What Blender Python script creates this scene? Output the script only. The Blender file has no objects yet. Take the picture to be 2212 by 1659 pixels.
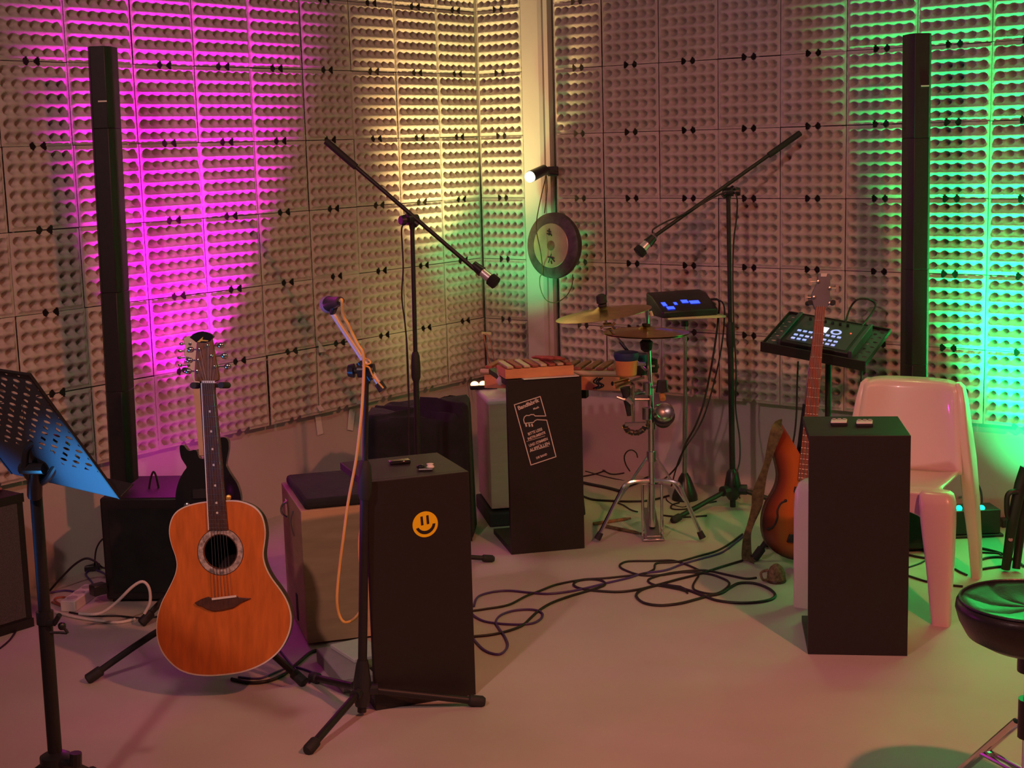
import bpy, math, random
from mathutils import Vector, Matrix
from mathutils.geometry import tessellate_polygon
random.seed(7)
S = bpy.context.scene
COL = bpy.context.collection
pi = math.pi
V = Vector

# ---------------------------------------------------------------- camera
FPX, PIT, ROL, EYE = 3200.0, 0.1618, 0.0272, 1.589
cp, sp, cr, sr = math.cos(PIT), math.sin(PIT), math.cos(ROL), math.sin(ROL)
cam_d = bpy.data.cameras.new('camera'); cam = bpy.data.objects.new('camera', cam_d); COL.objects.link(cam)
R_, F_, D_ = V((1, 0, 0)), V((0, cp, -sp)), V((0, -sp, -cp))
ax = cr * R_ + sr * D_; ay = -(-sr * R_ + cr * D_); az = -F_
cam.matrix_world = Matrix(((ax.x, ay.x, az.x, 0), (ax.y, ay.y, az.y, 0), (ax.z, ay.z, az.z, EYE), (0, 0, 0, 1)))
cam_d.sensor_width = 36; cam_d.lens = FPX / 2212 * 36; cam_d.clip_start = 0.05
S.camera = cam
# ---------------------------------------------------------------- view and world
S.view_settings.view_transform = 'Standard'; S.view_settings.look = 'None'
S.view_settings.gamma = 1; S.view_settings.use_curve_mapping = False; S.view_settings.exposure = 0.0
W = bpy.data.worlds.new('room_glow'); S.world = W; W.use_nodes = True
W.node_tree.nodes['Background'].inputs[0].default_value = (0.29, 0.18, 0.18, 1)
W.node_tree.nodes['Background'].inputs[1].default_value = 0.15

def spot(name, loc, aim, col, watt, ang, blend=0.6, rad=0.03):
    d = bpy.data.lights.new(name, 'SPOT'); d.color = col; d.energy = watt; d.spot_size = math.radians(ang)
    d.spot_blend = blend; d.shadow_soft_size = rad
    o = bpy.data.objects.new(name, d); COL.objects.link(o); o.location = loc
    o.rotation_euler = (V(aim) - V(loc)).to_track_quat('-Z', 'Y').to_euler(); return o
def area(name, loc, aim, col, watt, size):
    d = bpy.data.lights.new(name, 'AREA'); d.color = col; d.energy = watt; d.size = size
    o = bpy.data.objects.new(name, d); COL.objects.link(o); o.location = loc
    o.rotation_euler = (V(aim) - V(loc)).to_track_quat('-Z', 'Y').to_euler(); return o
# coloured LED uplights standing on the floor along the walls, plus added fill spots
spot('magenta_uplight', (-1.02, 5.53, 0.10), (-1.30, 5.95, 1.95), (1.0, 0.0, 0.80), 760, 47, 1.0)
spot('green_uplight', (1.74, 5.46, 0.17), (2.27, 5.70, 1.7), (0.0, 1.0, 0.18), 760, 76, 1.0)
spot('amber_uplight', (-0.13, 6.62, 0.54), (-0.22, 7.30, 2.35), (1.0, 0.66, 0.27), 230, 54, 1.0)
spot('green_corner_uplight', (-0.02, 6.48, 0.55), (-0.02, 7.25, 1.32), (0.12, 1.0, 0.30), 42, 64, 1.0)
spot('amber_spill', (-0.10, 6.50, 0.56), (-0.45, 7.05, 0.95), (0.90, 0.85, 0.28), 5, 95, 1.0)
spot('green_low_fill', (1.80, 5.45, 0.20), (2.15, 5.72, 0.55), (0.0, 1.0, 0.25), 34, 96, 1.0)  # added wide spot at the green box, colours the bare wall below the trays
spot('magenta_low_fill', (-1.02, 5.42, 0.20), (-1.36, 5.84, 0.55), (1.0, 0.05, 0.75), 7, 72, 1.0)  # added weak spot, turns the wall below the trays pink
spot('blue_uplight', (-1.90, 3.25, 0.25), (-0.60, 3.95, 1.12), (0.03, 0.30, 1.0), 46, 46, 0.8)
spot('blue_desk_fill', (-1.55, 3.00, 0.20), (-0.92, 3.15, 0.84), (0.06, 0.42, 1.0), 120, 25, 1.0)  # added narrow spot for the lower desk, no fixture of its own
spot('magenta_side_lamp', (-2.15, 4.40, 0.85), (-0.45, 4.22, 0.74), (1.0, 0.02, 0.70), 42, 40, 0.8)
# stage lamps above and in front of the set, plus an added olive fill
spot('red_stage_lamp', (1.75, 1.60, 3.15), (0.30, 4.5, 0.0), (1.0, 0.27, 0.15), 300, 84, 0.9, 0.06)
spot('warm_stage_lamp', (-1.3, 1.2, 2.8), (0.5, 6.3, 0.9), (1.0, 0.56, 0.53), 150, 80, 0.8, 0.07)
spot('olive_floor_fill', (0.9, 5.6, 3.3), (0.6, 5.2, 0.0), (0.80, 1.0, 0.28), 24, 70, 1.0, 0.12)  # added spot that tints the floor around the cymbal stand olive

# ---------------------------------------------------------------- pixel helpers: photograph (2212x1659) to the room
def ray(px, py):
    X, Y = px - 1106, py - 829
    a = X * cr - Y * sr; b = X * sr + Y * cr
    return V((a, FPX * cp - b * sp, -FPX * sp - b * cp))
def A(px, py, Y):
    r = ray(px, py); t = Y / r.y; return V((r.x * t, Y, EYE + r.z * t))
def G(px, py, z=0.0):
    r = ray(px, py); t = (z - EYE) / r.z; return V((r.x * t, r.y * t, z))
def OP(px, py, P0, n):
    r = ray(px, py); C = V((0, 0, EYE)); t = (V(P0) - C).dot(n) / r.dot(n); return C + r * t

# ---------------------------------------------------------------- materials
def mat(name, col, rough=0.5, metal=0.0, var=0.0, scale=20.0, bump=0.0, bscale=None, coat=0.0, emis=None, es=0.0, sheen=0.0, spec=0.5, stretch=None, trans=0.0):
    m = bpy.data.materials.new(name); m.use_nodes = True; nt = m.node_tree; b = nt.nodes['Principled BSDF']
    b.inputs['Base Color'].default_value = (*col, 1); b.inputs['Roughness'].default_value = rough; b.inputs['Metallic'].default_value = metal
    b.inputs['Coat Weight'].default_value = coat; b.inputs['Sheen Weight'].default_value = sheen; b.inputs['Specular IOR Level'].default_value = spec
    b.inputs['Transmission Weight'].default_value = trans
    if emis: b.inputs['Emission Color'].default_value = (*emis, 1); b.inputs['Emission Strength'].default_value = es
    tc = nt.nodes.new('ShaderNodeTexCoord'); vec = tc.outputs['Object']
    if stretch:
        mp = nt.nodes.new('ShaderNodeMapping'); mp.inputs['Scale'].default_value = stretch; nt.links.new(vec, mp.inputs[0]); vec = mp.outputs[0]
    if var:
        n = nt.nodes.new('ShaderNodeTexNoise'); n.inputs['Scale'].default_value = scale; n.inputs['Detail'].default_value = 5
        nt.links.new(vec, n.inputs['Vector'])
        r = nt.nodes.new('ShaderNodeValToRGB'); e = r.color_ramp.elements
        e[0].position = 0.3; e[1].position = 0.7
        e[0].color = (*[max(0, c * (1 - var)) for c in col], 1); e[1].color = (*[min(1, c * (1 + var)) for c in col], 1)
        nt.links.new(n.outputs['Fac'], r.inputs[0]); nt.links.new(r.outputs[0], b.inputs['Base Color'])
    if bump:
        n = nt.nodes.new('ShaderNodeTexNoise'); n.inputs['Scale'].default_value = bscale or scale * 4; n.inputs['Detail'].default_value = 4
        nt.links.new(vec, n.inputs['Vector'])
        bp = nt.nodes.new('ShaderNodeBump'); bp.inputs['Strength'].default_value = bump; bp.inputs['Distance'].default_value = 0.004
        nt.links.new(n.outputs['Fac'], bp.inputs['Height']); nt.links.new(bp.outputs[0], b.inputs['Normal'])
    return m
M = dict(
    tray=mat('egg_tray_cardboard', (0.56, 0.50, 0.44), 0.9, var=0.10, scale=9, bump=0.25, bscale=220),
    plaster=mat('painted_plaster', (0.56, 0.50, 0.47), 0.8, var=0.05, scale=3, bump=0.1, bscale=60),
    gap=mat('gap_brown', (0.10, 0.06, 0.05), 0.8, var=0.1),
    floor=mat('floor_paint', (0.52, 0.47, 0.42), 0.62, var=0.07, scale=2.2, bump=0.12, bscale=130),
    black=mat('black_paint', (0.014, 0.012, 0.012), 0.50, var=0.15, scale=60, bump=0.05, bscale=400),
    table=mat('black_brown_veneer', (0.015, 0.011, 0.010), 0.5, var=0.12, scale=80, bump=0.05, bscale=500),
    rubber=mat('black_rubber', (0.02, 0.02, 0.02), 0.7, var=0.1),
    plastic=mat('black_plastic', (0.02, 0.02, 0.022), 0.35, var=0.1),
    gloss=mat('gloss_black', (0.012, 0.012, 0.014), 0.12, coat=0.8),
    fabric=mat('black_cloth', (0.013, 0.016, 0.016), 0.95, var=0.25, scale=14, bump=0.4, bscale=60, sheen=0.03),
    grille=mat('grille_cloth', (0.075, 0.07, 0.075), 0.9, var=0.35, scale=300, bump=0.3, bscale=500),
    chrome=mat('chrome', (0.72, 0.72, 0.74), 0.16, 1.0, var=0.03),
    steel=mat('dull_steel', (0.45, 0.44, 0.44), 0.32, 1.0, var=0.08),
    brass=mat('cymbal_bronze', (0.62, 0.42, 0.18), 0.30, 1.0, var=0.12, scale=30, bump=0.05),
    spruce=mat('orange_spruce', (0.62, 0.17, 0.028), 0.30, var=0.16, scale=7, stretch=(9, 9, 0.7), coat=0.35),
    bowl=mat('dark_bowl_back', (0.03, 0.02, 0.018), 0.35, var=0.1),
    binding=mat('cream_binding', (0.75, 0.70, 0.60), 0.4, var=0.03),
    rosewood=mat('rosewood', (0.085, 0.035, 0.022), 0.45, var=0.3, scale=30, stretch=(6, 6, 1)),
    headwood=mat('headstock_walnut', (0.16, 0.07, 0.035), 0.4, var=0.3, scale=30, stretch=(6, 6, 0.6)),
    rosette=mat('rosette_inlay', (0.42, 0.36, 0.32), 0.45, var=0.65, scale=85),
    bone=mat('bone_white', (0.80, 0.76, 0.66), 0.4, var=0.02),
    gold=mat('gold_leaf', (0.85, 0.55, 0.12), 0.35, 0.6, var=0.02),
    rose_neck=mat('reddish_fretboard', (0.30, 0.095, 0.06), 0.45, var=0.2, scale=30, stretch=(6, 6, 1)),
    wood=mat('pale_plywood', (0.52, 0.36, 0.20), 0.55, var=0.12, scale=6, stretch=(1, 1, 6)),
    maple=mat('maple', (0.60, 0.45, 0.30), 0.4, var=0.06),
    boxwood=mat('orange_wood_box', (0.72, 0.34, 0.15), 0.5, var=0.1, scale=8, stretch=(1, 6, 6)),
    redwood=mat('red_brown_wood', (0.36, 0.10, 0.06), 0.6, var=0.3, scale=60),
    whitep=mat('white_paint', (0.70, 0.67, 0.62), 0.5, var=0.03),
    plastw=mat('moulded_white_plastic', (0.80, 0.66, 0.60), 0.28, var=0.02, scale=6, coat=0.3),
    paper=mat('white_paper', (0.75, 0.73, 0.70), 0.7, var=0.03),
    orange_cable=mat('orange_yellow_cable', (0.80, 0.50, 0.13), 0.5, var=0.03),
    purple_cable=mat('dark_violet_cable', (0.08, 0.04, 0.20), 0.4, var=0.1),
    dark_cable=mat('black_cable', (0.02, 0.015, 0.016), 0.5, var=0.1),
    white_cable=mat('white_cable', (0.70, 0.64, 0.58), 0.5, var=0.04),
    yellow=mat('sticker_yellow', (0.98, 0.66, 0.01), 0.4, var=0.01, spec=0.4),
    print_=mat('sticker_print', (0.78, 0.66, 0.58), 0.6, var=0.05),
    strap=mat('olive_strap', (0.12, 0.10, 0.045), 0.9, var=0.4, scale=60, bump=0.3),
    wicker=mat('wicker', (0.22, 0.13, 0.07), 0.8, var=0.5, scale=90, bump=0.8, bscale=200),
    leather=mat('black_leather', (0.022, 0.022, 0.026), 0.33, var=0.1, scale=30, bump=0.12, bscale=160),
    greytable=mat('yellow_white_board', (0.62, 0.58, 0.34), 0.6, var=0.04),
    bluehead=mat('dark_blue_head', (0.02, 0.035, 0.12), 0.5, var=0.2),
    shell=mat('orange_drum_shell', (0.62, 0.27, 0.09), 0.35, var=0.1),
    green_led=mat('green_led', (0.1, 0.9, 0.5), 0.4, emis=(0.0, 1.0, 0.55), es=9),
    amber_led=mat('amber_led', (1, 0.7, 0.3), 0.4, emis=(1.0, 0.50, 0.20), es=5),
    blue_led=mat('blue_led', (0.05, 0.05, 0.9), 0.4, emis=(0.02, 0.05, 1.0), es=3.5),
    pad_led=mat('pad_glow', (0.5, 0.6, 0.95), 0.4, emis=(0.36, 0.45, 1.0), es=0.85),
    screen_led=mat('screen_glow', (0.8, 0.8, 1), 0.4, emis=(0.72, 0.66, 1.0), es=2.2),
    red_led=mat('red_led', (1, 0.1, 0.05), 0.4, emis=(1, 0.08, 0.03), es=1.6),
    lampglass=mat('lamp_glass', (0.9, 0.95, 0.8), 0.1, emis=(0.9, 1.0, 0.75), es=1.2),
    gongface=mat('gong_bronze', (0.50, 0.47, 0.28), 0.38, 0.5, var=0.12, scale=25),
    gongrim=mat('gong_dark_rim', (0.10, 0.095, 0.085), 0.5, 0.5, var=0.35, scale=30, bump=0.2),
    gongspot=mat('gong_brown_spot', (0.20, 0.14, 0.08), 0.5, 0.4, var=0.3, scale=40),
    desk=mat('music_desk_metal', (0.07, 0.08, 0.10), 0.45, 0.2, var=0.06),
    magcloth=mat('satin_boom_tube', (0.55, 0.50, 0.52), 0.40, 0.15, var=0.05),
    micsilver=mat('silver_mic_body', (0.75, 0.72, 0.75), 0.35, 0.6, var=0.04),
    micgrey=mat('grey_mic_grille', (0.42, 0.42, 0.46), 0.4, 0.7, var=0.3, scale=500, bump=0.6, bscale=900),
    clawgrey=mat('grey_slab', (0.42, 0.38, 0.38), 0.7, var=0.06),
    palewood=mat('pale_birch', (0.50, 0.40, 0.30), 0.5, var=0.06, scale=6, stretch=(1, 1, 6)),
    sunburst=None, greyhead=mat('grey_headstock', (0.16, 0.16, 0.20), 0.4, var=0.1),
)

# ---------------------------------------------------------------- mesh helpers
class MB:
    def __init__(s): s.v, s.f = [], []
    def add(s, vs, fs):
        k = len(s.v); s.v += [V(p) for p in vs]; s.f += [tuple(k + i for i in f) for f in fs]; return s
    def box(s, M4, sx, sy, sz, o=(0, 0, 0)):   # box from o to o+size in the frame M4
        c = [(o[0] + (sx if i & 1 else 0), o[1] + (sy if i & 2 else 0), o[2] + (sz if i & 4 else 0)) for i in range(8)]
        return s.add([M4 @ V(p) for p in c], [(0, 2, 3, 1), (4, 5, 7, 6), (0, 1, 5, 4), (2, 6, 7, 3), (0, 4, 6, 2), (1, 3, 7, 5)])
    def loft(s, rings, caps=True):
        n = len(rings[0]); vs = [p for r in rings for p in r]; fs = []
        for i in range(len(rings) - 1):
            for j in range(n):
                a, b = i * n + j, i * n + (j + 1) % n; fs.append((a, b, b + n, a + n))
        if caps: fs += [tuple(reversed(range(n))), tuple(range(len(vs) - n, len(vs)))]
        return s.add(vs, fs)
    def tube(s, path, r, n=8, closed=False):
        P = [V(p) for p in path]; P = [p for i, p in enumerate(P) if i == 0 or (p - P[i - 1]).length > 1e-5]
        rr = r if isinstance(r, (list, tuple)) else [r] * len(P); rings = []; up = None
        for i, p in enumerate(P):
            if closed: t = (P[(i + 1) % len(P)] - P[i - 1])
            else: t = (P[min(i + 1, len(P) - 1)] - P[max(i - 1, 0)])
            t.normalize()
            if up is None:
                up = t.orthogonal().normalized()
            up = (up - t * up.dot(t)); up = up.normalized() if up.length > 1e-6 else t.orthogonal().normalized()
            w = t.cross(up); q = rr[min(i, len(rr) - 1)]
            rings.append([p + (up * math.cos(2 * pi * j / n) + w * math.sin(2 * pi * j / n)) * q for j in range(n)])
        if closed: rings.append(rings[0]); return s.loft(rings, False)
        return s.loft(rings)
    def lathe(s, prof, M4, n=32, caps=True):
        rings = [[M4 @ V((r * math.cos(2 * pi * j / n), r * math.sin(2 * pi * j / n), z)) for j in range(n)] for r, z in prof]
        return s.loft(rings, caps)
    def prism(s, poly, off):      # 3D polygon extruded along off
        n = len(poly); a = [V(p) for p in poly]; b = [p + V(off) for p in a]
        tri = tessellate_polygon([a]); fs = [tuple(t) for t in tri] + [tuple(n + i for i in reversed(t)) for t in tri]
        fs += [(i, (i + 1) % n, n + (i + 1) % n, n + i) for i in range(n)]
        return s.add(a + b, fs)
    def ball(s, c, r, n=16, sq=(1, 1, 1)):
        k = n // 2; prof = [(math.sin(pi * i / k) * r + 1e-5, -math.cos(pi * i / k) * r) for i in range(k + 1)]
        return s.lathe(prof, Matrix.Translation(c) @ Matrix.Diagonal((*sq, 1)), n)
    def build(s, name, m, parent=None, bev=0.0, sub=0, smooth=True, ang=35, solid=0.0, org=None):
        me = bpy.data.meshes.new(name)
        if parent is not None: o0 = origin_of(parent)
        elif org is not None: o0 = V(org)
        else:
            lo = V([min(p[i] for p in s.v) for i in range(3)]); hi = V([max(p[i] for p in s.v) for i in range(3)])
            o0 = V(((lo.x + hi.x) / 2, (lo.y + hi.y) / 2, lo.z))
        me.from_pydata([tuple(p - o0) for p in s.v], [], s.f); me.validate()
        import bmesh
        bm = bmesh.new(); bm.from_mesh(me); bmesh.ops.recalc_face_normals(bm, faces=bm.faces); bm.to_mesh(me); bm.free()
        if smooth:
            me.polygons.foreach_set('use_smooth', [True] * len(me.polygons)); me.set_sharp_from_angle(angle=math.radians(ang))
        me.materials.append(m if not isinstance(m, str) else M[m])
        o = bpy.data.objects.new(name, me); COL.objects.link(o)
        if parent is not None: o.parent = parent
        else: o.location = o0
        if solid:
            q = o.modifiers.new('s', 'SOLIDIFY'); q.thickness = solid; q.offset = 0
        if bev:
            q = o.modifiers.new('b', 'BEVEL'); q.width = bev; q.segments = 2; q.limit_method = 'ANGLE'; q.angle_limit = math.radians(40)
        if sub:
            q = o.modifiers.new('u', 'SUBSURF'); q.levels = sub; q.render_levels = sub
        return o
def origin_of(o):
    p = V((0, 0, 0))
    while o is not None: p += V(o.location); o = o.parent
    return p
def tag(o, label=None, cat=None, group=None, kind=None):
    if label: o['label'] = label
    if cat: o['category'] = cat
    if group: o['group'] = group
    if kind: o['kind'] = kind
    return o
def thing(name, loc, label, cat, group=None):
    o = bpy.data.objects.new(name, None); COL.objects.link(o); o.location = V(loc); o.empty_display_size = 0.05
    return tag(o, label, cat, group)
def fr(o, rz=0.0): return Matrix.Translation(V(o)) @ Matrix.Rotation(rz, 4, 'Z')
def axm(o, z, x=None):
    z = V(z).normalized(); x = V(x) if x is not None else z.orthogonal(); x = (x - z * x.dot(z)).normalized(); y = z.cross(x)
    return Matrix(((x.x, y.x, z.x, o[0]), (x.y, y.y, z.y, o[1]), (x.z, y.z, z.z, o[2]), (0, 0, 0, 1)))
def cyl(mb, p, q, r0, r1=None, n=16): return mb.tube([p, q], [r0, r1 if r1 is not None else r0], n)
def curve(pts, k=6, closed=False):
    P = [V(p) for p in pts]; out = []; n = len(P)
    for i in range(n if closed else n - 1):
        a, b, c, d = (P[(i - 1) % n], P[i], P[(i + 1) % n], P[(i + 2) % n]) if closed else (P[max(i - 1, 0)], P[i], P[i + 1], P[min(i + 2, n - 1)])
        for j in range(k):
            t = j / k; out.append(0.5 * ((2 * b) + (c - a) * t + (2 * a - 5 * b + 4 * c - d) * t * t + (3 * b - a - 3 * c + d) * t ** 3))
    if not closed: out.append(P[-1])
    return out
def cable(name, pts, r, m, label, cat='cable', group=None, k=6):
    return tag(MB().tube(curve(pts, k), r, 6).build(name, m, ang=80), label, cat, group)
def gl(pts, r=0.004, ox=0, oy=0, s=1.0, z=None):  # list of photograph points lying on the floor
    return [G(ox + x / s, oy + y / s, (z if z is not None else r) ) for x, y in pts]

# ================================================================ ROOM
RA, LA = -0.6502, 0.9171
R0 = V((0.4632, 6.9427, 0)); L0 = V((-1.4217, 5.7725, 0)); RU = V((math.cos(RA), math.sin(RA), 0)); LU = V((math.cos(LA), math.sin(LA), 0))
RN = V((math.sin(RA), -math.cos(RA), 0)); LN = V((math.sin(LA), -math.cos(LA), 0))   # towards the room
BK = 0.035
CORN = L0 + LU * 2.1
MB().add([(-4.5, -1.5, 0), (4.5, -1.5, 0), (4.5, 9, 0), (-4.5, 9, 0)], [(0, 1, 2, 3)]).build('floor', 'floor', org=(0, 0, 0))['kind'] = 'structure'
def wallslab(name, p, q, n):
    p, q = V(p), V(q); a = [p - n * BK, q - n * BK, q - n * (BK + .12), p - n * (BK + .12)]
    o = MB().prism(a, V((0, 0, 3.0))).build(name, 'plaster', smooth=False); o['kind'] = 'structure'; return o
wallslab('wall_left', L0 - LU * 1.6, CORN + LU * 0.1, LN)
wallslab('wall_right', CORN - RU * 0.0, R0 + RU * 2.9, RN)
# smooth white corner post between the tray fields
Pa = OP(1145, 400, R0, RN); Pb = OP(1185, 400, R0, RN); Pa.z = Pb.z = 0
post = MB().prism([Pa + RN * .035, Pa + RN * .045, Pb + RN * .045 - RU * .012, Pb + RN * .030, Pb - RN * BK, Pa - RN * BK], V((0, 0, 3.0))).build('trim_1', 'plaster', smooth=False); post['kind'] = 'structure'
MB().prism([Pa - RU * .007 - RN * .03, Pa - RU * .007 + RN * .012, Pa + RN * .012, Pa - RN * .03], V((0, 0, 3.0))).build('trim_2', 'gap', smooth=False)['kind'] = 'structure'
MB().prism([Pb - RN * .03, Pb + RN * .016, Pb + RU * .016 + RN * .006, Pb + RU * .016 - RN * .03], V((0, 0, 3.0))).build('trim_3', 'plaster', smooth=False)['kind'] = 'structure'

# egg trays: one mesh, one object per tray
TW, PER, MAR = 0.297, 0.0467, 0.0085
def tray_mesh():
    N = 60; st = TW / N; vs = []; fs = []
    def h(x, z):
        u = (x - TW / 2) / PER; w = (z - TW / 2) / PER    # period coordinates, pits at half-integers
        if abs(u) > 3.02 or abs(w) > 3.02: return 0.016
        c = -math.cos(2 * pi * u); d = -math.cos(2 * pi * w)   # 1 in a pit centre
        fu = (u % 1.0) - 0.5; fw = (w % 1.0) - 0.5; pit = math.exp(-((fu * fu + fw * fw) ** 0.5 / 0.26) ** 3)
        row = ((d + 1) / 2)
        pk = ((1 - c) / 2) * ((1 - d) / 2)
        y = 0.028 - 0.012 * row - 0.043 * pit + 0.002 * pk
        e = min(3.02 - abs(u), 3.02 - abs(w)) / 0.25
        if e < 1: y = y * e + 0.016 * (1 - e) + 0.004 * e * (1 - e)
        return y
    for j in range(N + 1):
        for i in range(N + 1):
            x, z = i * st, j * st
            vs.append((x, h(x, z) + random.uniform(-.0006, .0006), z))
    for j in range(N):
        for i in range(N):
            x, z = (i + .5) * st, (j + .5) * st
            if any(((x - (TW / 2 + sx * PER / 2)) ** 2 + (z - zz) ** 2) < 0.0122 ** 2 for sx in (-1, 1) for zz in (0.001, TW - 0.001)): continue
            fs.append((j * (N + 1) + i, j * (N + 1) + i + 1, (j + 1) * (N + 1) + i + 1, (j + 1) * (N + 1) + i))
    mb = MB(); mb.add([V((x - TW / 2, -y, z)) for x, y, z in vs], fs)
    # rolled-back rim
    o = mb.build('egg_tray', 'tray', ang=60, org=(0, 0, 0)); return o.data, o
tmesh, tobj = tray_mesh()
ORD = ['bottom row', 'second row up', 'third row up', 'fourth row up', 'fifth row up', 'sixth row up', 'seventh row up']
CNT = ['first', 'second', 'third', 'fourth', 'fifth', 'sixth', 'seventh', 'eighth', 'ninth', 'tenth', 'eleventh', 'twelfth']
used = [False]
def put_tray(base, u, n, z, label, group, dz=0.0, dn=0.0, rot=0.0, sx=1.0):
    if not used[0]: o = tobj; used[0] = True
    else: o = tobj.copy(); COL.objects.link(o)
    p = base + u * (0.15 * sx) + n * dn; o.scale.x = sx; p.z = z + dz + 0.0015
    # mesh: x along u, -y towards the room
    ang = math.atan2(u.y, u.x)
    o.location = p; o.rotation_euler = (0, rot, ang)
    tag(o, label, 'egg tray', group)
ZB = 0.42
rng = random.Random(3)
for r in range(7):
    for c in range(-4, 7):
        k = 6 - c
        lo_ = (r == 0 and c == 2)
        put_tray(L0 + LU * (0.30 * c + (.004 if lo_ else 0)), LU, LN, ZB + 0.30 * r, f'cardboard egg tray on left wall, {ORD[r]}, {CNT[k]} from the corner', 'egg trays on the left wall',
                 dz=rng.uniform(-.001, .001), dn=rng.uniform(0, .004) + (.004 if lo_ else 0), rot=rng.uniform(-.003, .003), sx=(0.985 if c == 6 else 0.972 if lo_ else 1.0))
    put_tray(CORN + RU * 0.037, RU, RN, ZB + 0.30 * r, f'cardboard egg tray between corner and white post, {ORD[r]}', 'egg trays beside the post', sx=0.885)
    for c in range(-1, 8):
        put_tray(R0 + RU * (0.30 * c + 0.0015 + (0.03 if c < 0 else 0)), RU, RN, ZB + 0.30 * r, f'cardboard egg tray on right wall, {ORD[r]}, {CNT[c + 1]} from the white post', 'egg trays on the right wall',
                 dz=rng.uniform(-.001, .001), dn=rng.uniform(0, .003), rot=rng.uniform(-.003, .003), sx=(0.89 if c < 0 else 1.0))
# paper strips below the trays on the left wall
def wallpt(px, py, off=0.0): return OP(px, py, L0 + LN * off, LN)
for i, (pp, lab, off) in enumerate([([(680, 898), (692, 897), (698, 936), (686, 940)], 'white paper strip hanging under the egg trays, left of the mic stand', -.028),
        ([(754, 884), (768, 881), (762, 930), (750, 928)], 'white paper strip half behind the orange cable', -.028),
        ([(687, 736), (692, 741), (704, 759), (690, 761)], 'small white paper triangle stuck on the egg trays', .046),
        ([(684, 877), (692, 874), (701, 886), (690, 888)], 'small paper scrap on the lower edge of the egg trays', .046),
        ([(767, 868), (776, 864), (781, 872), (771, 872)], 'tiny paper scrap beside the orange cable on the tray edge', .046)]):
    pts = [wallpt(x, y, off) for x, y in pp]
    tag(MB().prism(pts, LN * .0015).build('paper_strip', 'paper', smooth=False), lab, 'paper strip')

# ================================================================ C-SHAPED BLACK TABLES
def c_table(fl, fr_, h, depth, label):
    fl, fr_ = V(fl), V(fr_); rz = math.atan2(fr_.y - fl.y, fr_.x - fl.x); w = (fr_ - fl).length
    Mx = fr(fl, rz); t = thing('side_table', Mx @ V((w / 2, depth / 2, 0)), label, 'table', None)
    MB().box(Mx, w, .022, h, (0, 0, 0)).build('front_panel', 'table', t, bev=.0012)
    MB().box(Mx, w, depth - .0225, .022, (0, .0225, h - .022)).build('table_top', 'table', t, bev=.0012)
    MB().box(Mx, w, depth - .0225, .022, (0, .0225, 0)).build('base_plate', 'table', t, bev=.0012)
    return t, Mx
tabL, ML = c_table((-.413, 4.019, 0), (-.130, 4.124, 0), .667, .295, 'black side table with a yellow smiley sticker on its front')
tabR, MR = c_table((.893, 4.387, 0), (1.190, 4.347, 0), .69, .315, 'plain black side table standing in front of the white chair')
tabM, MM = c_table((-.020, 5.598, 0), (.269, 5.663, 0), .689, .33, 'black side table with a slanted printed guitar sticker on its front')
# smiley sticker: part of the table front
def onfront(px, py, Mx, off=.0008):
    n = (Mx.to_3x3() @ V((0, -1, 0))); P = OP(px, py, Mx.translation + n * off, n); return P
Nl = ML.to_3x3() @ V((0, -1, 0)); Ux = ML.to_3x3() @ V((1, 0, 0)); c0 = onfront(918.5, 1132, ML)
def disc(c, u, w, rx, rz_, n=48, a0=0): return [c + u * (rx * math.cos(2 * pi * k / n)) + w * (rz_ * math.sin(2 * pi * k / n)) for k in range(n)]
Uz = V((0, 0, 1))
st = MB().prism(disc(c0, Ux, Uz, .0375, .0375), Nl * .0008).build('smiley_sticker', 'yellow', tabL, smooth=False)
st['label'] = 'round yellow smiley face sticker'
ca, sa = math.cos(.10), math.sin(.10)
def fp(x, z): return c0 + Nl * .0009 + Ux * (x * ca - z * sa) * .0375 + Uz * (x * sa + z * ca) * .0375
eye = MB()
for x in (-.34, .12): eye.prism([fp(x, -.02), fp(x + .20, -.02), fp(x + .22, .66), fp(x + .04, .66)], Nl * .0005)
arc = [(math.radians(a)) for a in range(198, 356, 8)]
out_ = [fp(.80 * math.cos(a), .82 * math.sin(a) + .06) for a in arc]; inn = [fp(.58 * math.cos(a), .52 * math.sin(a) + .02) for a in reversed(arc)]
eye.prism(out_ + inn, Nl * .0005); eye.build('smiley_face_marks', 'table', st, smooth=False)
# printed sticker on the middle table
Nm = MM.to_3x3() @ V((0, -1, 0))
def strip(mb, pts, w, off=.0012):
    P = [onfront(x, y, MM, off) for x, y in pts]
    for a, b in zip(P[:-1], P[1:]):
        d = (b - a).normalized(); q = d.cross(Nm) * w / 2; mb.add([a - q - d * w * .4, b - q + d * w * .4, b + q + d * w * .4, a + q - d * w * .4], [(0, 1, 2, 3)])
sb = MB().prism([onfront(x, y, MM, .0004) for x, y in [(1109, 873), (1166, 854), (1203, 986), (1146, 1007)]], Nm * .0005).build('guitar_sticker', 'plastic', tabM, smooth=False)
sb['label'] = 'slanted black sticker with pale outline, guitar head and text lines'
ln = MB()
strip(ln, [(1179, 898), (1167, 856), (1111, 874), (1147, 1004), (1201, 986), (1181, 907), (1160, 906), (1156, 908), (1152, 912), (1133, 914), (1131, 906), (1133, 900), (1137, 897), (1143, 897), (1147, 895), (1153, 895), (1156, 898), (1179, 898)], .0036)
for x in (1136, 1143, 1149): strip(ln, [(x, 916), (x + 1, 920)], .006)
strip(ln, [(1138, 945 + 8), (1177, 934 + 7)], .0016); strip(ln, [(1145, 975), (1186, 963)], .0016)
ln.build('sticker_outline', 'print_', sb, smooth=False)
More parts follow.
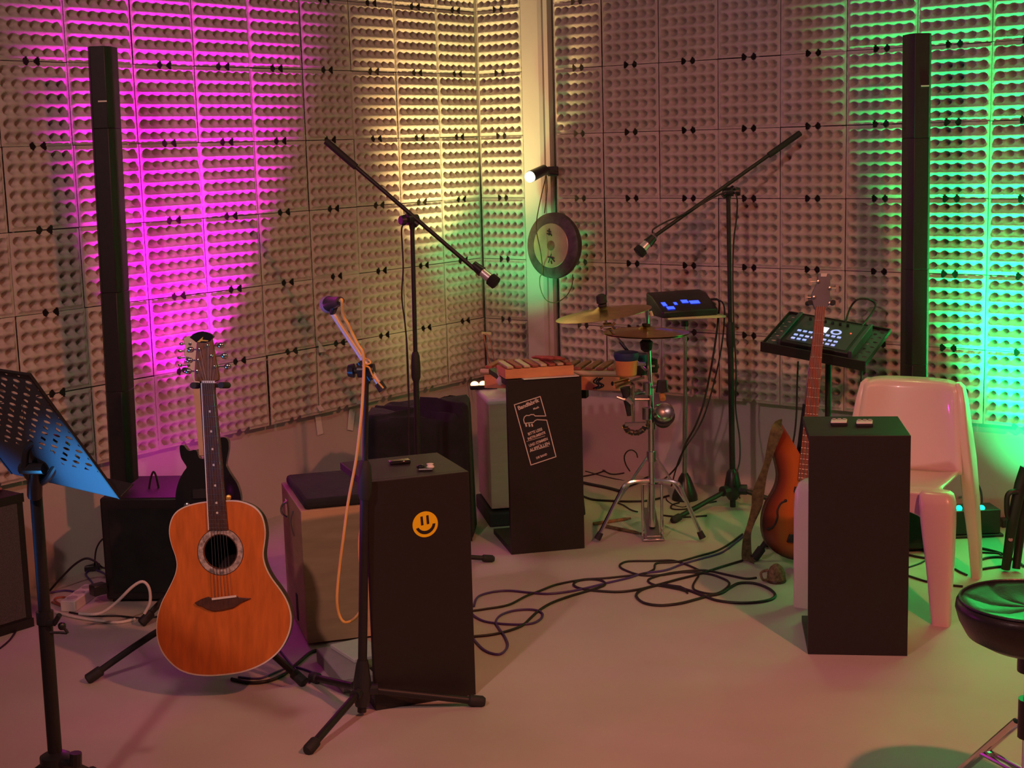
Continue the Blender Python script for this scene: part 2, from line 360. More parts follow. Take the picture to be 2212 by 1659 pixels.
def text_on(txt, px, py, size, ang, Mx, m, parent, name, off=.0014, sxx=1.0):
    cu = bpy.data.curves.new(name, 'FONT'); cu.body = txt; cu.size = size; cu.align_x = 'CENTER'; cu.align_y = 'CENTER'; cu.extrude = .0002; cu.offset = size * .03
    o = bpy.data.objects.new(name, cu); COL.objects.link(o)
    dg = bpy.context.evaluated_depsgraph_get(); me = bpy.data.meshes.new_from_object(o.evaluated_get(dg)); bpy.data.objects.remove(o)
    me.materials.clear(); me.materials.append(M[m]); o = bpy.data.objects.new(name, me); COL.objects.link(o)
    P = onfront(px, py, Mx, off); R3 = Mx.to_3x3().to_4x4() @ Matrix.Rotation(pi / 2, 4, 'X') @ Matrix.Rotation(ang, 4, 'Z')
    o.parent = parent; o.matrix_local = Matrix.Translation(P - origin_of(parent)) @ R3 @ Matrix.Diagonal((sxx, 1, 1, 1)); return o
TA = math.radians(17)
text_on('Bandfabrik', 1141, 873, .0215, TA + .03, MM, 'print_', sb, 'sticker_title', sxx=.95)
text_on('Musik', 1158, 881, .0105, TA, MM, 'print_', sb, 'sticker_subtitle', sxx=.95)
for i, (tx, x, y, s_) in enumerate([('BITTE LEISE', 1156, 932, .0150), ('INSTRUMENTE', 1159, 941, .0140), ('UND STIMMEN', 1163, 955, .0148), ('AUFFÜLLEN', 1166, 965, .0180), ('DIE BAND', 1170, 985, .0115)]):
    text_on(tx, x, y, s_, TA, MM, 'print_', sb, 'sticker_text', sxx=.80 if i < 3 else .88)

# ================================================================ MIC STANDS
def mic_stand(base, top, feet, clutch, grip, boom, r0, r1, name_label, rear, knob_dir=(-1, 0, 0), hubz=.06, hubr=.024, boommat='black', grip_r=.017, group=None):
    base = V(base); top = V(top); t = thing('microphone_stand', (base.x, base.y, 0), name_label, 'microphone stand', group)
    P = lambda z: base + (top - base) * ((z - base.z) / (top.z - base.z))
    cyl(MB(), P(.012), P(grip), r0).build('lower_pole', 'black', t)
    cyl(MB(), P(grip - .02), top, r1).build('upper_pole', 'black', t)
    MB().tube([P(grip - .075), P(grip - .06), P(grip - .02), P(grip + .02), P(grip + .035)], [r0 * 1.1, grip_r, grip_r * 1.05, grip_r * .9, r1 * 1.2], 16).build('height_grip', 'rubber', t)
    hb = MB(); hb.tube([P(hubz - .045), P(hubz - .02), P(hubz + .02), P(hubz + .075), P(hubz + .09)], [r0 * 1.5, hubr, hubr, hubr * .7, r0 * 1.15], 16)
    for f in feet:
        d = V((f[0] - base.x, f[1] - base.y, 0)).normalized(); hb.tube([P(hubz + .0) , P(hubz) + d * hubr * 1.7], hubr * .62, 10)
    hb.build('tripod_hub', 'plastic', t)
    for f in feet:
        f = V(f); f.z = .012; d = V((f.x - base.x, f.y - base.y, 0)).normalized(); s0 = P(hubz) + d * hubr; d2 = (f - s0).normalized()
        lg = cyl(MB(), s0, f, r0 * .85).build('leg', 'black', t)
        MB().tube([f - d2 * .045, f - d2 * .04, f - d2 * .004, f + d2 * .004], [r0 * .9, r0 * 1.25, r0 * 1.3, r0 * .9], 12).build('rubber_foot', 'rubber', lg)
    c = top; cl = MB(); bd = (V(boom[1]) - V(boom[0])).normalized(); kd = V(knob_dir).normalized()
    cl.tube([c - V((0, 0, .035)), c - V((0, 0, .01))], [.010, .014], 12); cl.tube([c - kd * .022, c + kd * .022], .019, 20); cl.tube([c - bd * .03 - kd * .0, c + bd * .03], .013, 12)
    ck = cl.build('boom_clutch', 'plastic', t)
    kn = MB(); kn.tube([c + kd * .022, c + kd * .034], .009, 10); kn.tube([c + kd * .034, c + kd * .05], [.02, .016], 12); kn.build('clutch_knob', 'plastic', ck)
    bm_ = cyl(MB(), boom[0], boom[1], .0078, n=12).build('boom', boommat, t)
    if rear: cyl(MB(), V(boom[0]) - bd * .004, V(boom[0]) + bd * rear, .0125, n=12).build('boom_grip', 'rubber', bm_)
    return t
# stand in front (magenta boom)
ms1 = mic_stand((-.450, 3.985, 0), A(791, 800, 4.0), [(-.568, 3.722, 0), (-.106, 4.036, 0), (-.627, 4.275, 0)], None, .70, (A(826, 840, 3.99), A(718, 676, 4.02)), .0128, .0078,
   'black microphone stand in front, short boom beside the smiley table', .02, (-1, .15, 0), hubz=.075, hubr=.026, boommat='magcloth', grip_r=.019)
m1a, m1b = A(709, 657, 4.06), A(733, 650, 3.93); d1 = (m1b - m1a).normalized()
mc = thing('microphone', m1a, 'handheld microphone lit blue and magenta at the boom tip with orange cable', 'microphone')
MB().lathe([(.001, -.026), (.012, -.024), (.020, -.016), (.0245, -.002), (.0245, .006), (.0215, .018), (.017, .026)], axm(m1a, d1), 24).build('grille', 'micgrey', mc, ang=80)
MB().tube([m1a + d1 * .024, m1a + d1 * .03, m1a + d1 * .135, m1a + d1 * .15], [.0215, .019, .0125, .0115], 18).build('handle', 'plastic', mc)
MB().tube([A(718, 676, 4.02), A(722, 664, 4.0), m1a + d1 * .06], [.008, .010, .012], 12).build('clip', 'plastic', mc)
mc2 = m1a + d1 * .15
cable('microphone_cable', [mc2, mc2 + d1 * .02, A(741, 680, 3.93), A(752, 700, 3.94), A(760, 718, 3.95), A(774, 745, 3.95), A(784, 762, 3.95), A(786, 800, 3.96), A(782, 880, 3.96), A(776, 940, 3.96), A(768, 1000, 3.97), A(752, 1085, 3.98),
   A(742, 1160, 3.98), A(733, 1230, 3.99), A(728, 1290, 3.99), A(732, 1325, 4.0), A(743, 1343, 4.0), A(760, 1340, 4.02), A(775, 1325, 4.03), A(784, 1305, 4.03), A(781, 1240, 4.03), A(776, 1180, 4.03), A(781, 1130, 4.02), A(783, 1100, 4.02)], .0042,
   'orange_cable', 'orange cable looping down from the blue-lit microphone to the floor')
tag(MB().tube(curve([A(726, 683, 4.0), A(735, 700, 3.99), A(750, 722, 3.99), A(768, 748, 3.985), A(783, 770, 3.98), A(795, 776, 3.975), A(800, 784, 3.97), A(783, 790, 3.965), A(797, 793, 3.97), A(806, 812, 3.975), A(828, 838, 3.98)]), .0026, 6).build('microphone_cable', 'orange_cable', ang=80),
    'thin orange cord strung along the magenta boom and wrapped at its clutch', 'cable')
# stand behind, left of the post
YB = 5.42
p2 = A(890, 474, YB)
ms2 = mic_stand((A(888, 860, YB).x + .012, YB, 0), p2, [(-.091, 5.508, 0), (-.50, 5.66, 0), (-.45, 5.18, 0)], None, .80, (A(706, 306, 5.46), A(1024, 580, 5.38)), .011, .0082,
   'tall black microphone stand with a boom sloping down towards the gong', .14, (-.8, -.6, 0))
def small_mic(tip, tail, label, r=.019, headm='fabric'):
    tip, tail = V(tip), V(tail); d = (tip - tail); L = d.length; d.normalize(); t = thing('microphone', tail, label, 'microphone')
    MB().tube([tail, tail + d * L * .38], [r * .8, r * 1.05], 16).build('clip', 'plastic', t)
    MB().tube([tail + d * L * .36, tail + d * L * .72], [r * .82, r * .9], 16).build('body', 'micsilver', t)
    MB().tube([tail + d * L * .70, tail + d * L * .73, tail + d * L * .98, tip], [r * 1.0, r * 1.25, r * 1.25, r * 1.0], 16).build('windshield', headm, t)
    return t
small_mic(A(1073, 613, 5.36), A(1022, 571, 5.39), 'silver microphone with square black head on the boom left of the gong')
cable('microphone_cable', [A(880, 478, 5.40), A(868, 492, 5.40), A(869, 530, 5.41), A(871, 580, 5.41), A(868, 640, 5.41), A(875, 700, 5.41), A(880, 760, 5.41), A(883, 850, 5.405), A(883, 960, 5.40), A(890, 1080, 5.38), A(905, 1180, 5.36)], .003, 'dark_cable', 'black cable hanging along the pole of the stand left of the post')
# stand at the right wall
p3 = A(1573, 414, 6.2)
ms3 = mic_stand((.938, 6.215, 0), p3, [(.655, 6.01, 0), (1.22, 6.13, 0), (.99, 6.52, 0)], None, .78, (A(1727, 288, 6.24), A(1416, 508, 6.12)), .0125, .0092,
   'tall black microphone stand by the right wall, boom raised to the right', .16, (1, -.3, 0), hubz=.09, hubr=.036)
small_mic(A(1378, 547, 6.08), A(1412, 512, 6.1), 'microphone with pale green-lit band on the boom at the right wall', .021)
cable('microphone_cable', [A(1410, 503, 6.1), A(1412, 494, 6.1), A(1440, 478, 6.11), A(1475, 463, 6.12), A(1500, 450, 6.12), A(1545, 424, 6.14), A(1580, 412, 6.14), A(1592, 428, 6.14), A(1591, 470, 6.15), A(1585, 520, 6.16), A(1583, 600, 6.17), A(1585, 700, 6.17), A(1590, 800, 6.17), A(1589, 880, 6.17),
    A(1598, 950, 6.15), A(1597, 1000, 6.12), A(1585, 1040, 6.12), G(1598, 1075, .004)], .0034, 'dark_cable', 'black cable looping down the right wall microphone stand')
tag(cyl(MB(), G(1495, 1034, .012), G(1632, 1055, .012), .011, n=12).build('metal_tube', 'clawgrey'), 'chrome tube lying on the floor along the right wall', 'metal tube')

# ================================================================ COLUMN LOUDSPEAKERS
def column_speaker(sx0, sx1, sy0, sy1, sh, pb, pt, w, d, rz, label, badge, seams):
    cx, cy = (sx0 + sx1) / 2, (sy0 + sy1) / 2; t = thing('column_loudspeaker', (cx, cy, 0), label, 'loudspeaker', None)
    Mx = fr((cx, cy, 0), rz); a, b = sx1 - sx0, sy1 - sy0
    sb = MB().box(Mx, a, b, sh - .012, (-a / 2, -b / 2, .012)).build('subwoofer', 'black', t, bev=.008)
    MB().box(Mx, a - .06, .004, sh - .08, (-a / 2 + .03, -b / 2 - .0045, .04)).build('subwoofer_grille', 'fabric', sb)
    for ix in (-1, 1):
        for iy in (-1, 1): cyl(MB(), Mx @ V((ix * (a / 2 - .03), iy * (b / 2 - .03), 0)), Mx @ V((ix * (a / 2 - .03), iy * (b / 2 - .03), .014)), .016).build('foot', 'rubber', sb)
    pb, pt = V(pb), V(pt); zs = [0] + seams + [1]; R = Matrix.Rotation(rz, 4, 'Z').to_3x3()
    for k in range(len(zs) - 1):
        rings = []
        for q in (zs[k], zs[k + 1]):
            c = pb + (pt - pb) * q
            rings.append([c + R @ V(p) for p in [(-w / 2, 0, 0), (-w / 2, -d * .25, 0), (-w * .32, -d / 2, 0), (w * .32, -d / 2, 0), (w / 2, -d * .25, 0), (w / 2, 0, 0), (w / 2, d / 2, 0), (-w / 2, d / 2, 0)]])
        e = MB().loft(rings).build('column_segment', 'black', t, bev=.002)
        if k == badge[0]:
            c = pb + (pt - pb) * badge[1]; MB().box(Matrix.Translation(c) @ Matrix.Rotation(rz, 4, 'Z'), .030, .003, .005, (-.004, -d / 2 - .003, 0)).build('badge', 'bone', e)
    return t
column_speaker(-1.46, -1.135, 5.10, 5.46, .385, A(267, 1040, 5.22) , A(219, 101, 5.20), .080, .10, -.06, 'tall black column loudspeaker on its bass box, against magenta light', (3, .878), [.22, .45, .82])
column_speaker(1.33, 1.62, 5.47, 5.83, .385, A(1975, 975, 5.58), A(1983, 73, 5.56), .084, .10, .05, 'tall black column loudspeaker behind the white chair', (3, .878), [.22, .45, .76])
tag(MB().tube(curve([A(322, 1056, 5.25), A(325, 1035, 5.25), A(331, 1019, 5.25), A(337, 1028, 5.25), A(343, 1056, 5.26)]), .004, 6).build('cable_loop', 'dark_cable'), 'small black cable loop standing up on the bass box of the column loudspeaker', 'cable')

# ================================================================ ACOUSTIC GUITAR
def rot_n(yaw, tilt):     # plane normal towards the viewer, turned by yaw, leaning back by tilt
    return V((math.sin(yaw) * math.cos(tilt), -math.cos(yaw) * math.cos(tilt), math.sin(tilt)))
GN = rot_n(-.10, .17); GP = A(480, 1480, 4.10)
def gp(px, py, off=0.0): return OP(px, py, GP + GN * off, GN)
def zl(pts, ox, oy, s): return [(ox + x / s, oy + y / s) for x, y in pts]
body_px = zl([(540, 118), (620, 112), (700, 112), (780, 130), (850, 165), (900, 220), (925, 290), (935, 370), (928, 450), (918, 530), (925, 600), (950, 670), (990, 740), (1050, 820), (1100, 900), (1130, 980), (1142, 1060), (1130, 1150), (1095, 1240), (1040, 1320), (960, 1390), (860, 1445), (740, 1485), (600, 1505), (470, 1512), (350, 1500), (250, 1465), (170, 1400), (110, 1320), (75, 1230), (65, 1130), (75, 1030), (105, 930), (150, 840), (190, 760), (218, 690), (228, 620), (215, 550), (190, 480), (170, 400), (168, 330), (185, 260), (220, 205), (280, 165), (360, 138), (450, 122)], 320, 1050, 3.6875)
ag = thing('acoustic_guitar', gp(484, 1488), 'orange-topped acoustic guitar with rosette on a stand before the bass box', 'guitar')
out3 = curve([gp(x, y) for x, y in body_px], 3, True)
cen = sum(out3, V((0, 0, 0))) / len(out3)
hc = gp(476.5, 1191); gu = (gp(500, 1191) - gp(460, 1191)).normalized(); gv = GN.cross(gu); gv = gv if gv.z > 0 else -gv
hole = [hc + gu * (.0485 * math.cos(2 * pi * k / 40)) + gv * (.0485 * math.sin(2 * pi * k / 40)) for k in range(40)]
inner = [cen + (p - cen) * .985 for p in out3]
tb = MB(); tri = tessellate_polygon([inner, hole]); al = inner + hole
tb.add([p + GN * .001 for p in al], [tuple(t) for t in tri]); tb.loft([[p - GN * .003 for p in hole], [p + GN * .001 for p in hole]], False)
top = tb.build('guitar_top', 'spruce', ag, smooth=False)
MB().loft([[p + GN * .0012 for p in inner], [p + GN * .0012 for p in out3], [p - GN * .006 for p in out3]], False).build('body_binding', 'binding', top)
rings = [[cen + (p - cen) * k - GN * d for p in out3] for k, d in ((1.0, .0055), (.995, .03), (.96, .06), (.88, .09), (.72, .115), (.45, .13), (.1, .134))]
bb = MB(); n_ = len(out3); vs = [p for r in rings for p in r]
bb.add(vs, [(i * n_ + j, i * n_ + (j + 1) % n_, (i + 1) * n_ + (j + 1) % n_, (i + 1) * n_ + j) for i in range(len(rings) - 1) for j in range(n_)] + [tuple(range(len(vs) - n_, len(vs)))])
bb.build('bowl_back', 'bowl', ag, ang=60)
def annul(mb, c, u, w, n, r0, r1, h, k=56):
    a = lambda r, z: [c + n * z + (u * math.cos(2 * pi * i / k) + w * math.sin(2 * pi * i / k)) * r for i in range(k)]
    mb.loft([a(r0, .0012), a(r0, h), a(r1, h), a(r1, .0012)], False)
m_ = MB(); annul(m_, hc, gu, gv, GN, .0515, .0670, .0018); m_.build('rosette', 'rosette', top, ang=20)['label'] = 'mottled grey rosette ring'
m_ = MB(); annul(m_, hc, gu, gv, GN, .0670, .0690, .0019); annul(m_, hc, gu, gv, GN, .0485, .0515, .0019); m_.build('rosette_edge', 'rosewood', top, ang=20)
# neck, fretboard, headstock
nk = [(437, 827), (464, 827), (494, 1144), (453, 1144)]
nkp = [gp(x, y, .002) for x, y in nk]
fb = MB().prism(nkp, GN * .006).build('fretboard', 'rosewood', ag, bev=.0008)
MB().prism([gp(435.2, 827, .0025), gp(437, 827, .0025), gp(453, 1144, .0025), gp(450.8, 1144, .0025)], GN * .0062).build('neck_binding', 'bone', fb)
fm = MB(); dm = MB()
for k in range(1, 21):
    q = (1 - 2 ** (-k / 12)) / (1 - 2 ** (-20.6 / 12)); a = nkp[0].lerp(nkp[3], q) + GN * .0063; b = nkp[1].lerp(nkp[2], q) + GN * .0063; fm.tube([a, b], .0009, 6)
fm.build('frets', 'steel', fb)
for k in (3, 5, 7, 9, 12, 15, 17):
    q = (1 - 2 ** (-(k - .5) / 12)) / (1 - 2 ** (-20.6 / 12)); a = nkp[0].lerp(nkp[3], q); b = nkp[1].lerp(nkp[2], q)
    dm.lathe([(.0035, .0), (.0035, .0008)], axm(a.lerp(b, .5) + GN * .006, GN), 12)
dm.build('fret_dots', 'bone', fb)
ring2 = []
for (x, y), w_ in (((432, 824), .9), ((452, 1085), 1.0)):
    a = gp(x + (-1 if y < 900 else -6), y, .001); b = gp(x + (32 if y < 900 else 37), y, .001)
    ring2.append([a + (b - a) * (.5 - .5 * math.cos(pi * i / 8)) - GN * (.022 * math.sin(pi * i / 8)) for i in range(9)])
MB().loft(ring2).build('neck', 'gloss', ag)
MB().prism([gp(436, 827, .0075), gp(464.5, 827, .0075), gp(464, 822, .0075), gp(436, 822, .0075)], GN * .0015).build('nut', 'bone', fb)
hd = zl([(505, 1015), (490, 930), (500, 760), (520, 520), (535, 320), (470, 275), (415, 240), (470, 175), (560, 138), (640, 125), (730, 140), (800, 175), (840, 210), (800, 265), (820, 330), (850, 520), (880, 680), (905, 800), (930, 930), (925, 1000), (860, 1030), (640, 1035)], 360, 700, 8.294)
hs = MB().prism([gp(x, y, .004) for x, y in hd], -GN * .016).build('headstock', 'headwood', ag, bev=.002)
MB().prism([gp(x, y, .0042) for x, y in zl([(530, 325), (470, 275), (415, 240), (470, 175), (560, 138), (640, 125), (730, 140), (800, 175), (840, 210), (785, 300), (700, 330)], 360, 700, 8.294)], GN * .0015).build('headstock_cap', 'gloss', hs)
MB().prism([gp(x, y, .006) for x, y in zl([(545, 320), (655, 222), (640, 275), (750, 290), (735, 305), (620, 300), (590, 322)], 360, 700, 8.294)], GN * .0006).build('headstock_emblem', 'gold', hs)
for x, y in zl([(598, 448), (575, 642), (555, 838), (745, 380), (808, 565), (868, 755)], 360, 700, 8.294):
    s_ = -1 if x < 445 else 1; p = gp(x, y, .004); tk = MB(); tk.lathe([(.0052, 0), (.0052, .003), (.003, .005), (.003, .012), (.001, .0125)], axm(p, GN), 14)
    sd = gu * s_; tk.tube([p - GN * .014 + sd * .008, p - GN * .014 + sd * .026], .0025, 8); tk.ball(p - GN * .014 + sd * .033, .0115, 12, (1, .55, .8)); tk.tube([p - GN * .02, p - GN * .013], .007, 12)
    tk.build('tuning_peg', 'chrome', hs, ang=60)
sm = MB()
for k in range(6):
    t = (k + .7) / 6.4; a = gp(437, 824).lerp(gp(464, 824), t) + GN * .0105; b = gp(461, 1289).lerp(gp(508, 1284), t) + GN * .012; sm.tube([a, b], .0007 if k > 2 else .0009, 5)
    q = zl([(555, 838), (575, 642), (598, 448), (745, 380), (808, 565), (868, 755)][k:k + 1], 360, 700, 8.294)[0]; sm.tube([a, gp(q[0], q[1], .012)], .0006, 4)
sm.build('strings', 'steel', ag)
br = zl([(375, 925), (430, 895), (480, 878), (515, 888), (700, 868), (730, 885), (822, 890), (760, 915), (730, 935), (690, 962), (600, 982), (520, 990), (470, 975), (430, 950), (400, 945)], 320, 1050, 3.6875)
bo = MB().prism([gp(x, y, .001) for x, y in br], GN * .008).build('bridge', 'rosewood', top, bev=.001)
MB().prism([gp(x, y, .009) for x, y in zl([(508, 890), (703, 866), (705, 882), (510, 906)], 320, 1050, 3.6875)], GN * .003).build('saddle', 'bone', bo)
# its stand
def gstand(hub, yoke, feet, label, arms):
    hub, yoke = V(hub), V(yoke); t = thing('guitar_stand', (hub.x, hub.y, 0), label, 'guitar stand'); d = (yoke - hub)
    cyl(MB(), hub - V((0, 0, .04)), hub + d * .55, .0125).build('lower_tube', 'black', t); cyl(MB(), hub + d * .5, yoke, .0095).build('upper_tube', 'chrome', t)
    MB().tube([hub - V((0, 0, .05)), hub - V((0, 0, .03)), hub + V((0, 0, .04)), hub + V((0, 0, .06))], [.018, .028, .028, .016], 14).build('hub', 'plastic', t)
    for f in feet:
        f = V(f); f.z = .012; mid = hub + (f - hub) * .35 + V((0, 0, .035)); lg = MB().tube(curve([hub, mid, f], 5), .0105, 10).build('leg', 'black', t); d2 = (f - mid).normalized()
        MB().tube([f - d2 * .05, f - d2 * .045, f, f + d2 * .004], [.011, .0165, .0165, .011], 12).build('rubber_foot', 'rubber', lg)
    yk = MB(); yw = .045
    yk.tube(curve([yoke, yoke + GN * .01, yoke + GN * .035 - gu * 0.0], 3), .008, 8); yk.tube([yoke + GN * .0 - gu * yw, yoke + GN * .0 + gu * yw], .007, 8)
    yo = yk.build('neck_yoke', 'steel', t)
    for s_ in (-1, 1): MB().tube(curve([yoke + gu * (s_ * yw), yoke + gu * (s_ * yw) + GN * .03, yoke + gu * (s_ * (yw - .004)) + GN * .058], 4), .0095, 10).build('yoke_arm', 'rubber', yo)
    for a in arms: MB().tube(curve(a, 5), .0085, 10).build('body_support', 'rubber', t)
    return t
cA = gp(480, 1400) - GN * .20; cA.z = .26
ybk = gp(452, 832) - GN * .035
gstand((-.965, 4.44, .16), ybk, [(-1.314, 4.307, 0), (-.645, 4.23, 0), (-1.0, 4.86, 0)], 'black tripod guitar stand carrying the orange acoustic guitar', [])

# ================================================================ BLACK ELECTRIC GUITAR BEHIND
EN = rot_n(.05, .12); EP = A(450, 1140, 4.72)
def ep(px, py, off=0.0): return OP(px, py, EP + EN * off, EN)
eb = [(432, 990), (424, 972), (407, 973), (397, 962), (389, 962), (388, 972), (391, 988), (398, 1000), (403, 1009), (397, 1018), (388, 1034), (381, 1056), (379, 1080), (384, 1108), (398, 1130), (422, 1144), (450, 1149), (478, 1144), (502, 1130), (516, 1108), (520, 1084), (519, 1066), (512, 1045), (502, 1030), (493, 1015), (488, 1003), (491, 985), (494, 966), (492, 950), (484, 944), (473, 946), (466, 958), (462, 985)]
eg = thing('electric_guitar', ep(450, 1149), 'black electric guitar half hidden behind the orange acoustic guitar', 'guitar')
MB().prism(curve([ep(x, y) for x, y in eb], 3, True), -EN * .042).build('body', 'gloss', eg, bev=.005)
MB().prism([ep(416, 826, .004), ep(440, 826, .004), ep(458, 985, .004), ep(430, 985, .004)], -EN * .02).build('neck', 'maple', eg, bev=.003)
eh = MB().prism([ep(x, y, .004) for x, y in [(420, 828), (413, 812), (404, 790), (398, 765), (399, 745), (396, 731), (408, 724), (424, 728), (440, 745), (442, 828)]], -EN * .015).build('headstock', 'whitep', eg, bev=.002)
for x, y in ((411, 742), (408, 757), (406, 772), (408, 788)):
    p = ep(x, y, .004); tk = MB(); tk.lathe([(.005, 0), (.005, .004), (.001, .0045)], axm(p, EN), 12); tk.tube([p - EN * .01 - V((.01, 0, 0)), p - EN * .01 - V((.026, 0, 0))], .0028, 8); tk.ball(p - EN * .01 - V((.03, 0, 0)), .008, 10, (1, .6, .7)); tk.build('tuning_peg', 'chrome', eh)
MB().box(axm(ep(441, 1066, .001), EN, V((1, 0, 0))), .075, .03, .008, (-.037, -.015, 0)).build('pickup', 'plastic', eg, bev=.002)
MB().lathe([(.010, 0), (.010, .012), (.006, .014)], axm(ep(405, 1091, .001), EN), 16).build('control_knob', 'chrome', eg)
MB().lathe([(.009, 0), (.009, .012), (.005, .014)], axm(ep(494, 1074, .001), EN), 16).build('control_knob', 'gold', eg)
yk2 = ep(432, 800) - EN * .045
s2 = gstand((-1.06, 4.99, .16), yk2, [(-1.28, 4.84, 0), (-.83, 4.86, 0), (-1.02, 5.20, 0)], 'guitar stand with chrome neck tube behind the acoustic guitar', [])

# ================================================================ CAJON WITH CUSHION (left) AND PALE CAJON
CB = V((-.683, 4.590, 0)); CZ = math.radians(16.5); CMx = fr(CB, CZ)
cj = thing('cajon', CMx @ V((.19, .22, 0)), 'wooden cajon with black cushion and metal latch beside the smiley table', 'cajon')
MB().box(CMx, .36, .44, .438, (0, 0, .010)).build('body', 'wood', cj, bev=.003)
MB().box(CMx, .36, .0035, .438, (0, -.0042, .010)).build('front_board', 'wood', cj, bev=.001)
MB().box(CMx, .342, .40, .034, (.012, .006, .448)).build('seat_cushion', 'fabric', cj, bev=.012)
for ix in (.04, .32):
    for iy in (.04, .40): cyl(MB(), CMx @ V((ix, iy, 0)), CMx @ V((ix, iy, .012)), .016).build('foot', 'rubber', cj)
LNc = CMx.to_3x3() @ V((-1, 0, 0)); 
def cside(px, py, off=0): return OP(px, py, CMx.translation + LNc * off, LNc)
lc = cside(621, 1098); zc = axm(lc, LNc, V((0, 0, 1))); lt = MB()
lt.box(zc, .062, .044, .004, (-.03, -.022, 0)); la_ = lt.build('latch_plate', 'chrome', cj, bev=.001)
MB().tube(curve([lc + LNc * .004 + V((0, 0, .022)), lc + LNc * .018 + V((0, 0, .012)), lc + LNc * .02 - V((0, 0, .012)), lc + LNc * .004 - V((0, 0, .03))]), .004, 8).build('latch_hook', 'chrome', la_)
l2 = cside(636, 1122); MB().tube(curve([l2 + LNc * .003 + V((0, 0, .03)), l2 + LNc * .012, l2 + LNc * .01 - V((0, 0, .03)), l2 + LNc * .004 - V((0, 0, .055))]), .003, 6).build('latch_strap', 'steel', cj)
l3 = cside(643, 1310); MB().box(axm(l3, LNc, V((0, 0, 1))), .09, .03, .003, (-.045, -.015, 0)).build('socket_plate', 'grille', cj, bev=.001)
# white slabs on the floor between cajon and table
q0 = G(700, 1390); Q = fr(V((-.635, 4.44, 0)), math.radians(-68))
tag(MB().box(Q, .30, .10, .045, (0, 0, 0)).build('flat_box', 'clawgrey', bev=.004), 'flat grey box on the floor left of the smiley table', 'box')
Q2 = fr(V((-.590, 4.435, .0455)), math.radians(-58))
tag(MB().box(Q2, .17, .115, .012, (0, .0, 0)).build('notepad', 'paper', bev=.002), 'white pad lying on the flat grey box by the mic stand', 'pad')
# pale cajon behind the middle table, with the amber light on it
PC = V((-.100, 6.055, 0)); PZ = math.radians(10); PM = fr(PC, PZ); 
pj = thing('cajon', PM @ V((.14, .16, 0)), 'pale cajon on a black base behind the middle table, amber light on top', 'cajon')
htop = A(1060, 868, 6.08).z
MB().box(PM, .29, .33, htop - .075, (-.0, 0, .07)).build('body', 'palewood', pj, bev=.004)
MB().box(PM, .30, .34, .028, (-.005, -.005, htop - .012)).build('lid', 'whitep', pj, bev=.010)
MB().box(PM, .305, .37, .06, (-.015, -.03, .0)).build('base_plate', 'rubber', pj, bev=.006)
al_ = A(1043, 838, 6.36); zt = htop + .016
am = thing('led_uplight', (-.125, 6.33, zt), 'small amber LED light bar glowing on top of the pale cajon', 'LED light')
AM = fr((-.125, 6.33, zt), .1)
MB().box(AM, .118, .05, .018, (-.058, -.025, 0)).build('housing', 'plastic', am, bev=.003)
for k in range(3): MB().lathe([(.018, 0), (.016, .008), (.009, .014), (.001, .016)], AM @ Matrix.Translation((-.037 + k * .037, 0, .018)), 16).build('lens', 'amber_led', am, ang=80)

# ================================================================ CLOTH-COVERED BLOCK BEHIND THE SMILEY TABLE
def draped(name, x0, x1, y0, y1, ztop, m, label):
    N = 60; rnd = random.Random(5); cx, cy = (x0 + x1) / 2, (y0 + y1) / 2; ax_, ay_ = (x1 - x0) / 2, (y1 - y0) / 2
    rings = []
    hs_ = [0.0, .08, .2, .35, .5, .65, .8, .9, .96, 1.0]
    for h_ in hs_ + ['a', 'b', 'c', 'd']:
        ring = []
        for k in range(N * 2):
            t = 2 * pi * k / (N * 2); c, s_ = math.cos(t), math.sin(t); e = .15
            ux = math.copysign(abs(c) ** (e if c > 0 else .28), c); uy = math.copysign(abs(s_) ** e, s_)
            lump = .5 * math.sin(7 * t + 1) + .35 * math.sin(13 * t + .4) + .3 * math.sin(23 * t)
            top = ztop + .022 * math.sin(3.1 * t + 2.6) * (1 if c > 0 else .3) + (.022 + .012 * math.sin(17 * t)) * (1 if c > .1 else 0)
            if h_ in ('a', 'b', 'c', 'd'):
                q = {'a': .93, 'b': .7, 'c': .4, 'd': .05}[h_]; z = top + .012 + .008 * math.sin(9 * t * q) ; f = q
            else:
                z = top * h_; f = 1 + (.05 * (1 - h_) * lump) + (.0 if h_ < 1 else -.015)
            ring.append(V((cx + ux * ax_ * f, cy + uy * ay_ * f, z + .004)))
        rings.append(ring)
    return tag(MB().loft(rings).build(name, m, ang=80), label, 'cloth cover')
draped('cloth_covered_case', -.60, -.175, 5.80, 6.12, .50, 'fabric', 'tall block draped in dark cloth behind the smiley table')

# ================================================================ ON THE TABLES
zt = .667 + .0005
def onL(px, py): return G(px, py, zt)
a, b = onL(843, 1004), onL(890, 1000)
tag(MB().box(fr(a, math.atan2(b.y - a.y, b.x - a.x)), .062, .030, .010, (0, 0, 0)).build('phone', 'gloss', bev=.003), 'small flat black phone lying on the smiley table', 'phone')
tk = thing('toy_car', onL(922, 1012), 'tiny shiny trinket with a white cap lying on the smiley table', 'trinket')
c_ = onL(909, 1013); MB().ball(c_ + V((0, 0, .007)), .010, 14, (1.3, 1, .7)).build('body', 'gloss', tk, ang=80)
c_ = onL(930, 1013); MB().ball(c_ + V((0, 0, .007)), .0095, 14, (1.2, 1, .72)).build('cap', 'bone', tk, ang=80)
cyl(MB(), onL(905, 1017) + V((0, 0, .004)), onL(934, 1016) + V((0, 0, .004)), .004).build('axle', 'steel', tk)
tk.name = 'trinket'
